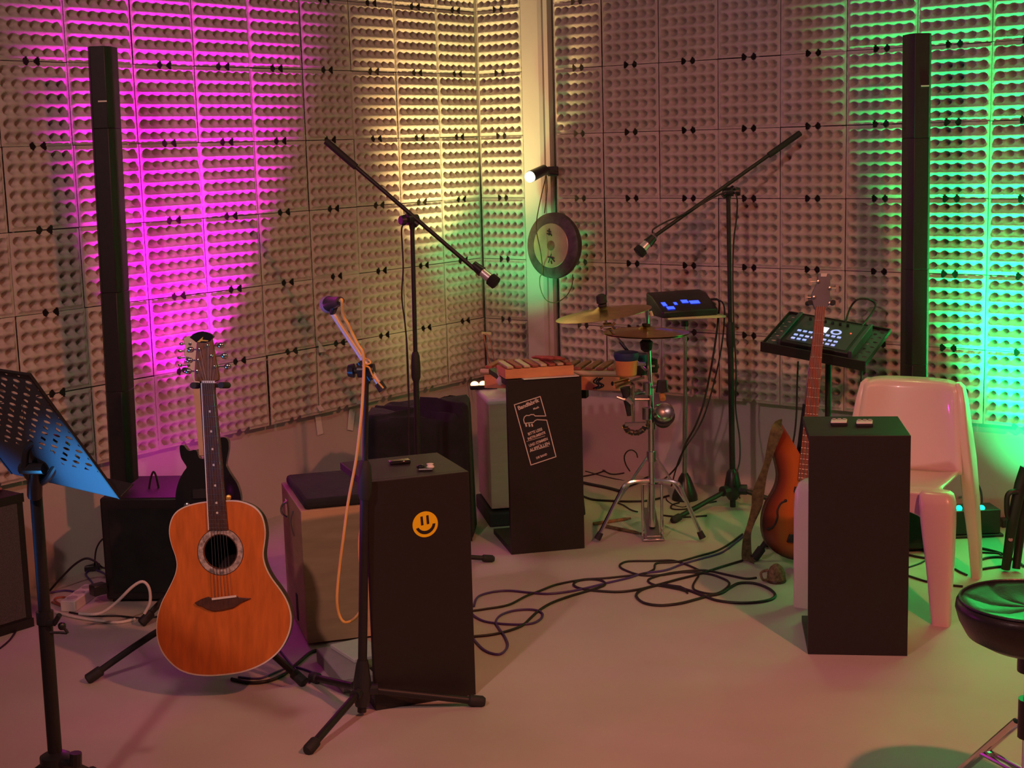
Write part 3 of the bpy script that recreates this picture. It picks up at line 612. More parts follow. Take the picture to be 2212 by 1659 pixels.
tag(MB().lathe([(.009, 0), (.011, .002), (.009, .003)], Matrix.Translation(onL(929, 1003)), 20).build('coin', 'bone'), 'small pale disc beside the trinket on the smiley table', 'coin')
zr = .69 + .0005
for px, py, lab in ((1812, 917, 'small white three-button switch on the plain black table, nearer the bass'), (1867, 919, 'small white three-button switch on the plain black table, nearer the chair')):
    p = G(px, py, zr); Kx = fr(p, -.12) @ Matrix.Scale(1.35, 4); t = thing('button_switch', p, lab, 'switch', None)
    MB().box(Kx, .036, .030, .007, (-.018, -.015, 0)).build('base', 'plastic', t, bev=.001)
    MB().prism([Kx @ V(q) for q in [(-.020, -.016, .007), (.016, -.016, .007), (.021, .018, .007), (-.015, .018, .007)]], V((0, 0, .004))).build('cover', 'paper', t, bev=.001)
    bm_ = MB()
    for k in range(3): bm_.lathe([(.0042, 0), (.0042, .002), (.001, .0024)], Kx @ Matrix.Translation((-.010 + k * .012, .010, .011)), 12)
    bm_.build('button', 'clawgrey', t)
# middle table: small wooden bar chime box on a white sheet
zm = .689 + .0005
tag(MB().prism([MM @ V(p) for p in [(.065, -.012, zm), (.285, -.010, zm), (.285, .16, zm), (.05, .16, zm)]], V((0, 0, .003))).build('white_sheet', 'paper', smooth=False), 'white sheet under the small wooden xylophone, jutting over the table edge', 'sheet')
xy = thing('xylophone', MM @ V((.135, .07, zm + .004)), 'small orange wooden xylophone lying on the middle table', 'xylophone')
MB().box(MM, .272, .016, .038, (-.002, .012, zm + .0035)).build('frame_rail', 'boxwood', xy, bev=.001)
MB().box(MM, .272, .016, .034, (-.002, .150, zm + .0035)).build('frame_rail', 'boxwood', xy, bev=.001)
MB().box(MM, .016, .122, .034, (-.002, .028, zm + .0035)).build('end_board', 'boxwood', xy); MB().box(MM, .016, .122, .034, (.254, .028, zm + .0035)).build('end_board', 'boxwood', xy)
for k in range(8):
    MB().box(MM, .024, .172, .009, (.004 + k * .0335, .002 + .001 * k, zm + .044)).build('bar', 'redwood' if k % 2 else 'maple', xy, bev=.002)
rp = []
for k in range(70): t = k / 69; rp.append(MM @ V((.135 + .055 * math.cos(t * 22) * (.6 + .4 * math.sin(t * 5)) + .05, .075 + .05 * math.sin(t * 19), zm + .060 + .012 * math.sin(t * 9) ** 2)))
tag(MB().tube(curve(rp, 2), .0045, 6).build('bead_string', 'redwood'), 'heap of red-brown beads lying on the small xylophone', 'bead string')
# long carved balafon behind the middle table
BX = A(1040, 822, 6.12); BY = A(1345, 830, 5.95); BY.z = BX.z - .0; bz = A(1290, 843, 5.98).z; bt = A(1290, 812, 5.98).z
BM = fr((BX.x, BX.y, 0), math.atan2(BY.y - BX.y, BY.x - BX.x)); bl = (V((BY.x, BY.y)) - V((BX.x, BX.y))).length
ba = thing('balafon', BM @ V((bl / 2, .1, 0)), 'long orange wooden balafon with dark carving on a black stand behind the middle table', 'balafon')
MB().box(BM, bl * .96, .016, bt - bz, (bl * .02, 0, bz)).build('side_board', 'boxwood', ba, bev=.002); MB().box(BM, bl * .96, .016, bt - bz, (bl * .02, .17, bz)).build('side_board', 'boxwood', ba, bev=.002)
MB().tube([BM @ V((0, -.004, bt + .012)), BM @ V((bl, -.004, bt + .012))], .011, 10).build('edge_rail', 'maple', ba)
for k in range(12): MB().box(BM, .030, .20, .012, (bl * .03 + k * bl * .079, -.008 + .004, bt + .024)).build('bar', 'redwood', ba, bev=.003)
cm = MB(); 
for q in (.815, .835, .85): cm.tube(curve([BM @ V((bl * q - .012, -.0015, bz + .008)), BM @ V((bl * q + .012, -.0015, bz + .022)), BM @ V((bl * q - .010, -.0015, bz + .036)), BM @ V((bl * q + .008, -.0015, bt - .006))]), .003, 5)
cm.ball(BM @ V((bl * .93, 0, bz + .03)), .007, 8, (1, .3, 1.4)); cm.build('carving', 'rubber', ba)
for u in (.585, .625):
    MB().tube([BM @ V((bl * u, .02, bz - .006)), BM @ V((bl * u + .01, .16, .01))], .011, 8).build('stand_leg', 'black', ba); MB().tube([BM @ V((bl * u, .16, bz - .006)), BM @ V((bl * u + .01, .02, .01))], .011, 8).build('stand_leg', 'black', ba)
MB().box(BM, bl * .16, .05, .04, (bl * .56, .06, bz - .045)).build('cross_beam', 'black', ba)
ml = thing('mallet', A(1078, 825, 5.82), 'pink-headed mallet leaning on the left end of the small xylophone', 'mallet')
zmal = A(1080, 825, 5.78)
MB().ball(A(1080, 823, 5.70), .017, 14, (.8, .8, 1.1)).build('head', 'plastw', ml, ang=80); MB().tube([A(1080, 817, 5.70), A(1075, 806, 5.72), A(1100, 797, 5.74)], .004, 8).build('stick', 'maple', ml)

# ================================================================ GONG ON THE POST
gc = A(1190, 530, 6.80); gn = V((-.66, -.75, .06)).normalized(); GM = axm(gc, gn, V((1, 0, 0)))
gg = thing('gong', gc, 'round gong with dark rim and two brushed signs hanging on the post', 'gong')
gr_ = .150
MB().lathe([(.001, 0.0), (.102, .0), (.103, .001), (.135, -.002), (gr_, -.010), (gr_ + .002, -.030), (gr_ - .012, -.055), (gr_ - .016, -.054), (gr_ - .006, -.03), (gr_ - .008, -.014), (.10, -.006), (.001, -.006)], GM, 56, False).build('rim', 'gongrim', gg)
MB().lathe([(.001, .0025), (.100, .0025), (.102, .0005)], GM, 48, False).build('face', 'gongface', gg)
MB().lathe([(.001, .007), (.016, .006), (.023, .0027)], GM @ Matrix.Translation((0.002, 0, 0)), 32, False).build('boss', 'gongspot', gg)
gx = GM.to_3x3() @ V((1, 0, 0)); gy = GM.to_3x3() @ V((0, 1, 0)); gy = gy if gy.z > 0 else -gy; gx = gx if gx.x > 0 else -gx
def gq(x, y): return gc + gx * x + gy * y + gn * .0045
def gq_mb(strokes):
    m = MB()
    for s_ in strokes: m.tube([gq(*p) for p in s_], .0026, 5)
    return m
gq_mb([[(-.016, .068), (.006, .062)], [(-.004, .078), (-.006, .046)], [(-.018, .056), (-.002, .050)], [(0, .056), (.010, .044)]]).build('upper_sign', 'rubber', gg)
gq_mb([[(-.016, -.052), (.022, -.058)], [(.004, -.040), (-.014, -.078)], [(.004, -.056), (.024, -.074)], [(.002, -.070), (.006, -.084)]]).build('lower_sign', 'rubber', gg)
hk = A(1180, 374, 6.98)
def strapc(pts, r, m, nm, lab, par=None):
    o = MB().tube(curve(pts, 6), r, 6).build(nm, m, par, ang=80)
    return tag(o, lab, 'cord') if par is None else o
strapc([hk + V((.0, -.02, -.005)), A(1170, 420, 6.9), A(1160, 470, 6.80), A(1159, 500, 6.775), A(1168, 545, 6.765), A(1172, 585, 6.76), A(1166, 600, 6.78), A(1168, 625, 6.8), A(1180, 648, 6.8), A(1200, 653, 6.8), A(1222, 640, 6.8), A(1235, 618, 6.8), A(1237, 592, 6.80)], .0024, 'strap', 'hanging_cord', '', gg)
strapc([hk + V((.0, -.02, -.005)), A(1182, 410, 6.9), A(1176, 460, 6.795)], .0022, 'strap', 'hanging_cord', '', gg)
strapc([A(1213, 480, 6.77), A(1222, 520, 6.765), A(1228, 556, 6.765)], .0022, 'rubber', 'beater_stick', 'thin dark stick slanting across the right part of the gong face')
# clamp lamp on the post
cl_ = thing('clamp_lamp', hk, 'black clamp lamp with glowing bulb on the post above the gong', 'lamp')
MB().tube([A(1172, 371, 7.0), A(1205, 374, 7.02)], .013, 10).build('clamp_bar', 'plastic', cl_)
MB().box(fr(A(1192, 380, 7.04) , .0), .05, .06, .045, (-.02, -.02, 0)).build('clamp_block', 'plastic', cl_, bev=.004)
ha, hb2 = A(1176, 366, 6.96), A(1148, 380, 6.88); lh = MB().tube([ha + (ha - hb2).normalized() * .01, ha, hb2, hb2 + (hb2 - ha).normalized() * .006], [.012, .024, .027, .028], 18).build('lamp_head', 'plastic', cl_)
dd_ = (hb2 - ha).normalized(); MB().lathe([(.026, .006), (.024, .022), (.015, .032), (.001, .036)], axm(hb2, dd_), 20, False).build('bulb', 'lampglass', lh)
# hanging string and wooden hook in the corner
strapc([A(1046, 724, 7.05), A(1052, 760, 7.05), A(1062, 800, 7.04), A(1066, 828, 7.03)], .0025, 'redwood', 'hanging_cord', 'red-brown cord hanging on the egg trays left of the post')
strapc([A(1048, 722, 7.05), A(1058, 730, 7.05), A(1066, 770, 7.04), A(1074, 812, 7.03)], .0022, 'redwood', 'hanging_cord', 'second thin cord hanging beside the first left of the post')
tag(MB().box(fr(A(1040, 722, 7.08), -.5), .05, .012, .012).build('wooden_hook', 'maple', bev=.002), 'small wooden hook on the egg trays left of the post', 'hook')

# ================================================================ CYMBAL AND PERCUSSION STAND
HB = V((.548, 5.78, 0)); hx, hy = HB.x, HB.y
hst = thing('cymbal_stand', HB, 'chrome tripod cymbal stand hung with small percussion', 'cymbal stand')
zsp = A(1400, 1045, hy).z
topz = A(1397, 668, hy)
cyl(MB(), V((hx, hy, .05)), V((hx, hy, .62)), .0125).build('lower_tube', 'chrome', hst)
cyl(MB(), V((hx, hy, .60)), topz, .0085).build('upper_tube', 'chrome', hst)
cyl(MB(), V((hx, hy, .45)), V((hx, hy, .50)), .021).build('height_collar', 'chrome', hst)
zl0 = A(1400, 985, hy).z
cyl(MB(), V((hx, hy, zl0 - .02)), V((hx, hy, zl0 + .02)), .02).build('leg_collar', 'chrome', hst)
for f in (G(1290, 1172), G(1518, 1170), V((hx + .02, hy + .36, 0))):
    d = V((f.x - hx, f.y - hy, 0)).normalized(); knee = V((hx, hy, 0)) + d * (.10) + V((0, 0, zsp + .01)); s0 = V((hx, hy, zsp + .015)) + d * .012
    f2 = V((f.x, f.y, .015)); lg = MB().tube(curve([s0, knee, knee.lerp(f2, .3) + V((0, 0, .012)), f2], 5), .0085, 8).build('leg', 'chrome', hst)
    mid = knee.lerp(f2, .32); MB().tube([V((hx, hy, zl0)) + d * .015, mid], .0055, 8).build('leg_brace', 'chrome', lg)
    MB().tube([f2 - (f2 - knee).normalized() * .03, f2], [.012, .0145], 12).build('rubber_foot', 'rubber', lg)
# pedal frame
zf = zsp
MB().tube([V((hx - .038, hy - .01, .015)), V((hx - .038, hy - .01, zf)), V((hx + .038, hy - .01, zf)), V((hx + .038, hy - .01, .015))], .006, 8).build('pedal_frame', 'chrome', hst)
MB().box(fr((hx, hy - .05, 0)), .085, .10, .008, (-.042, 0, .004)).build('pedal_base', 'chrome', hst, bev=.002)
MB().box(Matrix.Translation((hx, hy - .06, .02)) @ Matrix.Rotation(.30, 4, 'X'), .055, .22, .008, (-.028, 0, 0)).build('pedal_board', 'steel', hst, bev=.002)
MB().tube([V((hx, hy + .10, .09)), V((hx, hy + .02, zf + .02))], .008, 8).build('pull_rod', 'steel', hst)
# main arm clamp rods
def cym(name, c, n, R, label, m='brass', bell=.035, bh=.016):
    Mz = axm(c, n); t = thing(name, c, label, 'cymbal')
    pf = [(.006, bh + .004), (bell * .55, bh + .002), (bell * .9, bh * .65), (bell * 1.1, bh * .42), (R * .6, .001), (R, -.010), (R, -.0112), (R * .6, -.0004), (bell * 1.1, bh * .35), (bell * .85, bh * .55), (.006, bh + .002)]
    MB().lathe(pf, Mz, 64, False).build('bronze_disc', m, t, ang=60)
    MB().tube([c + V(n) * (bh + .004), c + V(n) * (bh + .012)], .017, 18).build('felt_washer', 'rubber', t); return t
c1 = A(1303, 672, 5.72); n1 = V((-.13, -.01, 1)).normalized()
cym('cymbal', c1, n1, .188, 'larger tilted bronze cymbal above the middle table, black knob on top')
MB().tube([c1 + n1 * .028, c1 + n1 * .034, c1 + n1 * .062, c1 + n1 * .068], [.012, .021, .019, .010], 14).build('tilter_knob', 'rubber', hst)
cj1 = A(1312, 704, 5.73)
MB().tube([c1 + n1 * .07, c1 - n1 * .01, cj1], .005, 8).build('cymbal_rod', 'chrome', hst)
tl = MB(); tl.tube([cj1 - V((.016, 0, 0)), cj1 + V((.016, 0, 0))], .014, 14); tl.tube([cj1 + V((.016, 0, 0)), cj1 + V((.03, 0, .012))], .005, 8); tl.tube([cj1 + V((.016, 0, 0)), cj1 + V((.03, 0, -.012))], .005, 8); tl.tube([cj1 + V((-.016, 0, 0)), cj1 + V((-.028, 0, -.008))], .005, 8)
tl.build('tilter', 'chrome', hst)
ar = A(1372, 778, 5.76); MB().tube([cj1, ar, A(1396, 800, 5.78)], .0065, 8).build('cymbal_arm', 'chrome', hst)
c2 = A(1396, 714, 5.78); n2 = V((.02, .0, 1)).normalized()
cym('cymbal', c2, n2, .168, 'lower flat bronze hi-hat cymbal on the chrome stand')
cym('cymbal', c2 - V((0, 0, .016)), -n2, .168, 'bottom hi-hat cymbal, upturned under the flat one', bh=.012)
cl3 = A(1396, 738, 5.78); MB().tube([cl3 + V((0, 0, .012)), cl3, cl3 - V((0, 0, .03)), cl3 - V((0, 0, .04))], [.012, .026, .022, .010], 14).build('cup_seat', 'rubber', hst)
MB().tube([A(1405, 672, 5.78), A(1409, 682, 5.78)], .006, 8).build('clutch_wingnut', 'bone', hst)
# percussion hung on it (each a thing of its own)
def hung(name, label, cat, loc): return thing(name, loc, label, cat, None)
bo_ = hung('bongo', 'little orange bongo drum with dark blue head on the cymbal stand', 'drum', A(1355, 812, 5.70)); b0, b1 = A(1353, 812, 5.70), A(1353, 775, 5.70)
MB().tube([b0, b0.lerp(b1, .1), b0.lerp(b1, .9), b1], [.034, .040, .044, .044], 28).build('shell', 'shell', bo_)
MB().tube([b1 - V((0, 0, .004)), b1 + V((0, 0, .012)), b1 + V((0, 0, .026)), b1 + V((0, 0, .030))], [.044, .050, .048, .035], 28).build('drumhead', 'bluehead', bo_)
MB().tube([A(1374, 786, 5.72), A(1392, 786, 5.77)], .008, 8).build('mount', 'chrome', bo_)
b2 = A(1372, 770, 5.80)
bo2 = hung('bongo', 'little dark bongo drum half behind the orange one', 'drum', A(1378, 810, 5.86)); MB().tube([A(1378, 808, 5.86), A(1378, 778, 5.86)], [.036, .042], 24).build('shell', 'plastic', bo2); MB().tube([A(1378, 778, 5.86), A(1378, 764, 5.86)], [.046, .044], 24).build('drumhead', 'bluehead', bo2)
w = hung('woodblock', 'green-lit black jam block behind the chrome pole', 'percussion block', A(1412, 795, 5.86)); MB().box(fr(A(1404, 806, 5.84), .3), .036, .06, .055).build('block', 'plastic', w, bev=.004); MB().tube([A(1400, 790, 5.80), A(1412, 790, 5.84)], .006, 8).build('mount', 'chrome', w)
w = hung('cowbell', 'dark cowbell standing above the chrome bell on the cymbal stand', 'cowbell', A(1430, 845, 5.70))
MB().loft([[A(1430, y, 5.70) + V((math.copysign(abs(math.cos(t)) ** .5, math.cos(t)) * rx, math.copysign(abs(math.sin(t)) ** .5, math.sin(t)) * ry, 0)) for t in [2 * pi * k / 20 for k in range(20)]] for y, rx, ry in ((846, .026, .018), (821, .019, .013))]).build('shell', 'plastic', w)
MB().tube([A(1408, 835, 5.75), A(1424, 833, 5.72)], .008, 8).build('mount', 'chrome', w)
bc = A(1435, 888, 5.66); bn = V((-.02, -.93, .35)).normalized()
w = hung('chrome_bell', 'chrome cup bell facing the room on the cymbal stand', 'bell', bc)
MB().lathe([(.030, .004), (.033, .006), (.034, 0), (.040, -.02), (.043, -.040), (.038, -.056), (.020, -.060), (.001, -.061)], axm(bc, bn), 32, False).build('bell_cup', 'chrome', w)
MB().lathe([(.001, -.004), (.020, -.002), (.0302, .004)], axm(bc, bn), 32, False).build('bell_plate', 'steel', w)
MB().tube([A(1432, 862, 5.68), A(1430, 852, 5.70)], .012, 10).build('mount', 'shell', w)
MB().tube([bc - bn * .04 + V((0, 0, -.01)), bc - bn * .075 + V((0, .0, -.02))], [.045, .036], 24).build('back_cover', 'rubber', w)
jr = A(1372, 922, 5.72); w = hung('tambourine', 'dark half-round jingle ring hanging low on the cymbal stand', 'tambourine', jr)
jm = MB(); 
pr = []
for k in range(13):
    t = pi + pi * k / 12; pr.append(jr + V((.040 * math.cos(t), 0, .034 * math.sin(t) + .01)))
jm.tube([jr + V((-.040, 0, .01))] + pr, .010, 8); jm.build('ring', 'plastic', w)
for k in range(6): t = pi + pi * (k + .5) / 6; p = jr + V((.040 * math.cos(t), 0, .034 * math.sin(t) + .01)); MB().lathe([(.013, -.002), (.012, .002)], axm(p, V((math.cos(t + 1.57), .3, math.sin(t + 1.57)))), 14).build('jingle', 'brass', w)
MB().box(fr(jr + V((-.040, -.012, .006))), .08, .024, .012).build('handle', 'steel', w)
MB().tube([A(1368, 912, 5.73), A(1368, 830, 5.73)], .006, 8).build('hanging_rod', 'chrome', hst)
MB().tube([A(1366, 852, 5.73), A(1400, 846, 5.77)], .0075, 8).build('cross_rod', 'chrome', hst)
MB().tube([A(1332, 857, 5.74), A(1345, 862, 5.74), A(1404, 862, 5.76)], .006, 8).build('cross_rod', 'steel', hst)
MB().tube([A(1355, 858, 5.73) , A(1366, 870, 5.73)], .012, 10).build('rod_clamp', 'chrome', hst)
MB().tube([A(1398, 905, 5.76), A(1398, 880, 5.76)], .020, 12).build('rod_clamp', 'steel', hst)
MB().tube([A(1398, 852, 5.77), A(1398, 826, 5.77)], .018, 12).build('rod_clamp', 'steel', hst)
w = hung('claves', 'black tapered shaker hanging left of the chrome pole', 'shaker', A(1352, 855, 5.76)); MB().tube([A(1350, 836, 5.76), A(1352, 845, 5.76), A(1359, 898, 5.75)], [.020, .018, .008], 14).build('shaker_body', 'rubber', w); w.name = 'shaker'
w = hung('agogo_bell', 'small olive-lit bell beside the balafon end', 'bell', A(1346, 828, 5.80)); MB().tube([A(1328, 832, 5.8), A(1360, 822, 5.8)], [.016, .012], 14).build('bell_cone', 'brass', w); MB().tube([A(1360, 822, 5.8), A(1392, 815, 5.79)], .005, 8).build('handle', 'steel', w)
for a_, b_, m__, lb in ((G(1282, 1131, .007), G(1362, 1119, .007), 'redwood', 'reddish drumstick lying on the floor by the cymbal stand'), (G(1308, 1136, .008), G(1385, 1152, .008), 'strap', 'dark drumstick lying on the floor by the cymbal stand')):
    tag(MB().tube([a_, a_.lerp(b_, .85), a_.lerp(b_, .95), b_], [.0072, .0068, .004, .005], 10).build('drumstick', m__), lb, 'drumstick')

# ================================================================ PAD UNIT ON ITS STAND
RB = G(1479, 1030); RB = V((RB.x, 6.42, 0)); RB.x = A(1479, 1030, 6.42).x
rs = thing('round_base_stand', RB, 'thin stand with dark cone base carrying the blue-lit drum pad', 'stand')
MB().tube([V((RB.x, RB.y, 0)), V((RB.x, RB.y, .02)), V((RB.x, RB.y, .10)), V((RB.x, RB.y, .12))], [.058, .056, .026, .014], 24).build('cone_base', 'plastic', rs)
pt_ = A(1480, 700, RB.y); cyl(MB(), V((RB.x, RB.y, .1)), V((RB.x + (pt_.x - RB.x) * .6, RB.y, pt_.z * .6)), .0105).build('lower_pole', 'steel', rs)
cyl(MB(), V((RB.x + (pt_.x - RB.x) * .6, RB.y, pt_.z * .6)), pt_ + V((0, 0, .005)), .008).build('upper_pole', 'steel', rs)
MB().tube([A(1479, 704, RB.y), A(1479, 692, RB.y)], .016, 12).build('pole_socket', 'plastic', rs)
zb_ = A(1490, 680, RB.y).z; TB = fr((A(1484, 688, RB.y).x, RB.y, zb_), .12)
MB().box(TB, .255, .22, .010, (-.12, -.15, 0)).build('board', 'greytable', rs, bev=.002)
dp = thing('drum_pad', (TB.translation.x, TB.translation.y, zb_ + .01), 'black electronic drum pad glowing blue on its yellowish board', 'drum pad')
DM = TB @ Matrix.Translation((-.03, -.045, .0105)) @ Matrix.Rotation(math.radians(10), 4, 'Z')
sec = [(-.10, .0), (.10, .0), (.10, .094), (.03, .084), (-.06, .046), (-.10, .026)]
rg = []
for x, k in ((-.135, .80), (-.125, .95), (.115, 1.0), (.125, .9)): rg.append([DM @ V((x, -y_ * -1 * k, z_ * (.85 + .15 * k))) for y_, z_ in sec])
MB().loft(rg).build('housing', 'plastic', dp, bev=.004)
def dpt(x, y): 
    zz = .026 + (y + .10) / .04 * .020 if y < -.06 else .046 + (y + .06) / .09 * .038 if y < .03 else .084
    return DM @ V((x, y, zz + .0016))
for (x0, y0, x1, y1) in ((-.105, -.085, -.07, -.065), (-.115, -.06, -.095, -.03), (-.06, -.055, -.045, -.035), (-.02, -.045, .01, -.02), (.015, -.055, .06, -.03)):
    MB().add([dpt(x0, y0), dpt(x1, y0), dpt(x1, y1), dpt(x0, y1)], [(0, 1, 2, 3)]).build('lit_pad', 'blue_led', dp, smooth=False)
cable('pad_cable', [DM @ V((.12, .03, .05)), A(1552, 648, 6.36), A(1551, 690, 6.36), A(1545, 740, 6.36), A(1535, 800, 6.36), A(1520, 870, 6.36), A(1502, 920, 6.36), A(1480, 960, 6.36), A(1460, 1010, 6.36), G(1410, 1045), G(1330, 1035), G(1265, 1018)], .0045, 'dark_cable', 'black cable dropping from the blue-lit drum pad, the thicker one')
cable('pad_cable', [DM @ V((.12, .05, .05)), A(1560, 652, 6.31), A(1564, 700, 6.31), A(1553, 780, 6.31), A(1530, 870, 6.31), A(1508, 925, 6.31), A(1470, 985, 6.31), G(1450, 1050), G(1440, 1080), G(1480, 1095), G(1500, 1060)], .0035, 'dark_cable', 'thin black cable dropping from the blue-lit drum pad')

# ================================================================ GROOVE BOX ON A PERFORATED TRAY STAND
def perf_plate(mb, Mx, w, h, nu, nv, hole, holes, n=12, th=.0015):
    for i in range(nu):
        for j in range(nv):
            x0, y0, sx, sy = i * w / nu, j * h / nv, w / nu, h / nv; cx, cy = x0 + sx / 2, y0 + sy / 2
            if not holes(i, j): mb.box(Mx, sx, sy, th, (x0, y0, 0)); continue
            outer = []
            inner_ = []
            for k in range(n):
                t = 2 * pi * k / n; c, s_ = math.cos(t), math.sin(t); m = 1 / max(abs(c), abs(s_))
                outer.append((cx + c * m * sx / 2, cy + s_ * m * sy / 2)); inner_.append((cx + c * hole[0], cy + s_ * hole[1]))
            for z in (0, th): mb.loft([[Mx @ V((x, y, z)) for x, y in outer], [Mx @ V((x, y, z)) for x, y in inner_]], False)
            mb.loft([[Mx @ V((x, y, 0)) for x, y in inner_], [Mx @ V((x, y, th)) for x, y in inner_]], False)
YS = 5.62
fl_ = A(1646, 748, 5.62); fr2 = A(1868, 790, 5.42); bl2 = A(1736, 682, 5.84); tu = (fr2 - fl_); wt = tu.length; tu.normalize(); tv = (bl2 - fl_); tv = (tv - tu * tv.dot(tu)); td = tv.length; tv.normalize(); tn = tu.cross(tv)
TRM = Matrix(((tu.x, tv.x, tn.x, fl_.x), (tu.y, tv.y, tn.y, fl_.y), (tu.z, tv.z, tn.z, fl_.z), (0, 0, 0, 1)))
base_ = (TRM @ V((wt * .55, .12, 0))); ts = thing('tray_stand', (base_.x, base_.y, 0), 'black perforated tray stand holding the green-lit groove box', 'music stand')
pm = MB(); perf_plate(pm, TRM, wt, .30, 9, 7, (.0095, .0065), lambda i, j: j > 0 and (i + j) % 1 == 0)
pm.build('tray_plate', 'desk', ts, smooth=False)
MB().box(TRM, wt + .01, .006, .042, (-.005, -.006, -.020)).build('front_lip', 'black', ts, bev=.002)
MB().box(TRM, .004, .30, .016, (-.004, 0, -.002)).build('side_rim', 'black', ts); MB().box(TRM, .004, .30, .016, (wt, 0, -.002)).build('side_rim', 'black', ts); MB().box(TRM, wt, .005, .014, (0, .30, -.002)).build('back_rim', 'black', ts)
bz0 = V((base_.x, base_.y, 0)); cyl(MB(), bz0 + V((0, 0, .05)), bz0 + V((0, 0, .45)), .0165).build('lower_pole', 'black', ts); cyl(MB(), bz0 + V((0, 0, .43)), V((base_.x, base_.y, base_.z - .015)), .012).build('upper_pole', 'black', ts)
MB().box(TRM, .10, .09, .02, (wt * .55 - .05, .075, -.021)).build('tray_bracket', 'black', ts)
for a_ in (-1.9, 2.6, 1.2):
    f = bz0 + V((math.cos(a_) * .20, math.sin(a_) * .20, .011)); lg = cyl(MB(), bz0 + V((0, 0, .16)), f, .0085).build('leg', 'black', ts); MB().ball(f, .011, 10).build('rubber_foot', 'rubber', lg)
MB().tube([bz0 + V((0, 0, .12)), bz0 + V((0, 0, .20))], .024, 14).build('tripod_hub', 'plastic', ts)
gbM = TRM @ Matrix.Translation((wt * .17, .012, .0025)); gw, gd = .265, .245
gb = thing('groove_box', gbM @ V((gw / 2, gd / 2, 0)), 'black groove box with glowing pads and bright screen on the tray stand', 'synthesizer')
MB().box(gbM, gw, gd, .030, (0, 0, 0)).build('housing', 'plastic', gb, bev=.003)
MB().box(gbM, gw - .03, gd - .03, .002, (.015, .015, .030)).build('panel', 'desk', gb)
MB().box(gbM, .015, gd, .040, (gw, 0, 0)).build('side_cheek', 'desk', gb, bev=.002); MB().box(gbM, .015, gd, .040, (-.015, 0, 0)).build('side_cheek', 'desk', gb, bev=.002)
for r_ in range(3):
    for c_ in range(8):
        if r_ == 0 and c_ in (3, 4): continue
        MB().box(gbM, .0145, .012, .003, (.030 + c_ * .0225, .030 + r_ * .030 + (.008 if r_ == 2 else 0), .032)).build('lit_pad', 'pad_led', gb, bev=.001)
MB().box(gbM, .030, .040, .002, (.105, .125, .032)).build('screen', 'screen_led', gb)
m_ = MB(); annul(m_, gbM @ V((.170, .143, .0305)), gbM.to_3x3() @ V((1, 0, 0)), gbM.to_3x3() @ V((0, 1, 0)), gbM.to_3x3() @ V((0, 0, 1)), .013, .021, .003, 24); m_.build('dial_ring', 'pad_led', gb)
MB().box(gbM, .005, .006, .002, (.222, .150, .032)).build('power_light', 'red_led', gb)
kb = MB()
for k in range(6): kb.lathe([(.006, 0), (.005, .012), (.001, .0125)], gbM @ Matrix.Translation((.045 + k * .03, .205, .032)), 10)
kb.build('knobs', 'plastic', gb)
cable('groove_box_cable', [gbM @ V((.17, gd + .004, .02)), A(1835, 668, YS + .36), A(1850, 648, YS + .36), A(1872, 645, YS + .36), A(1890, 655, YS + .36), A(1886, 672, YS + .30), gbM @ V((.235, gd + .004, .02))], .004, 'dark_cable', 'black cable arching behind the groove box')
for i_, (xa, yb, lb) in enumerate(((1724, 5.60, 'thin black cable hanging under the left of the tray stand'), (1862, 5.75, 'black cable hanging under the right end of the tray stand'))):
    cable('groove_box_cable', [A(xa, 780, yb), A(xa - 2, 830, yb), A(xa - 4, 900, yb), A(xa - 12, 960, yb), A(xa - 35, 1030, yb), G(xa - 50, 1122)], .0035, 'dark_cable', lb)

# ================================================================ SUNBURST BASS
def sunburst():
    m = mat('sunburst_top', (0.6, 0.15, 0.03), 0.22, coat=0.4); nt = m.node_tree; b = nt.nodes['Principled BSDF']
    tc = nt.nodes.new('ShaderNodeTexCoord'); mp = nt.nodes.new('ShaderNodeMapping'); mp.inputs['Location'].default_value = (-.5, -.5, 0)
    gr = nt.nodes.new('ShaderNodeAttribute'); gr.attribute_name = 'edge'; r = nt.nodes.new('ShaderNodeValToRGB'); e = r.color_ramp.elements
    e[0].position = 0.02; e[0].color = (.035, .010, .006, 1); e[1].position = .75; e[1].color = (.52, .125, .022, 1); k = e.new(.35); k.color = (.24, .042, .012, 1)
    nt.links.new(gr.outputs['Fac'], r.inputs[0]); nt.links.new(r.outputs[0], b.inputs['Base Color']); return m
M['sunburst'] = sunburst()
BN = rot_n(.04, .13); BP = A(1728, 1205, 5.28)
def bp_(px, py, off=0.0): return OP(px, py, BP + BN * off, BN)
bpx = [(1733, 992), (1722, 991), (1712, 984), (1704, 968), (1698, 945), (1693, 925), (1688, 914), (1680, 915), (1672, 928), (1667, 945), (1666, 965), (1672, 985), (1677, 1005), (1680, 1025), (1677, 1045), (1668, 1065), (1656, 1085), (1648, 1110), (1646, 1135), (1650, 1160), (1661, 1180), (1680, 1196), (1702, 1206), (1726, 1210), (1752, 1208), (1778, 1200), (1800, 1184), (1812, 1160), (1814, 1132), (1806, 1105), (1792, 1080), (1780, 1058), (1776, 1035), (1780, 1010), (1788, 988), (1790, 970), (1782, 962), (1772, 968), (1765, 982), (1757, 992)]
bg = thing('bass_guitar', bp_(1728, 1210), 'sunburst bass guitar with an f-hole leaning behind the plain black table', 'guitar')
bo3 = curve([bp_(x, y) for x, y in bpx], 2, True); cax = (bp_(1732, 1170), bp_(1738, 1000))
def toward(p, k):
    d = cax[1] - cax[0]; t = max(0, min(1, (p - cax[0]).dot(d) / d.length_squared)); q = cax[0] + d * t; return p + (q - p) * k
mbt = MB(); levels = [0, .12, .3, .55, .8, .97]
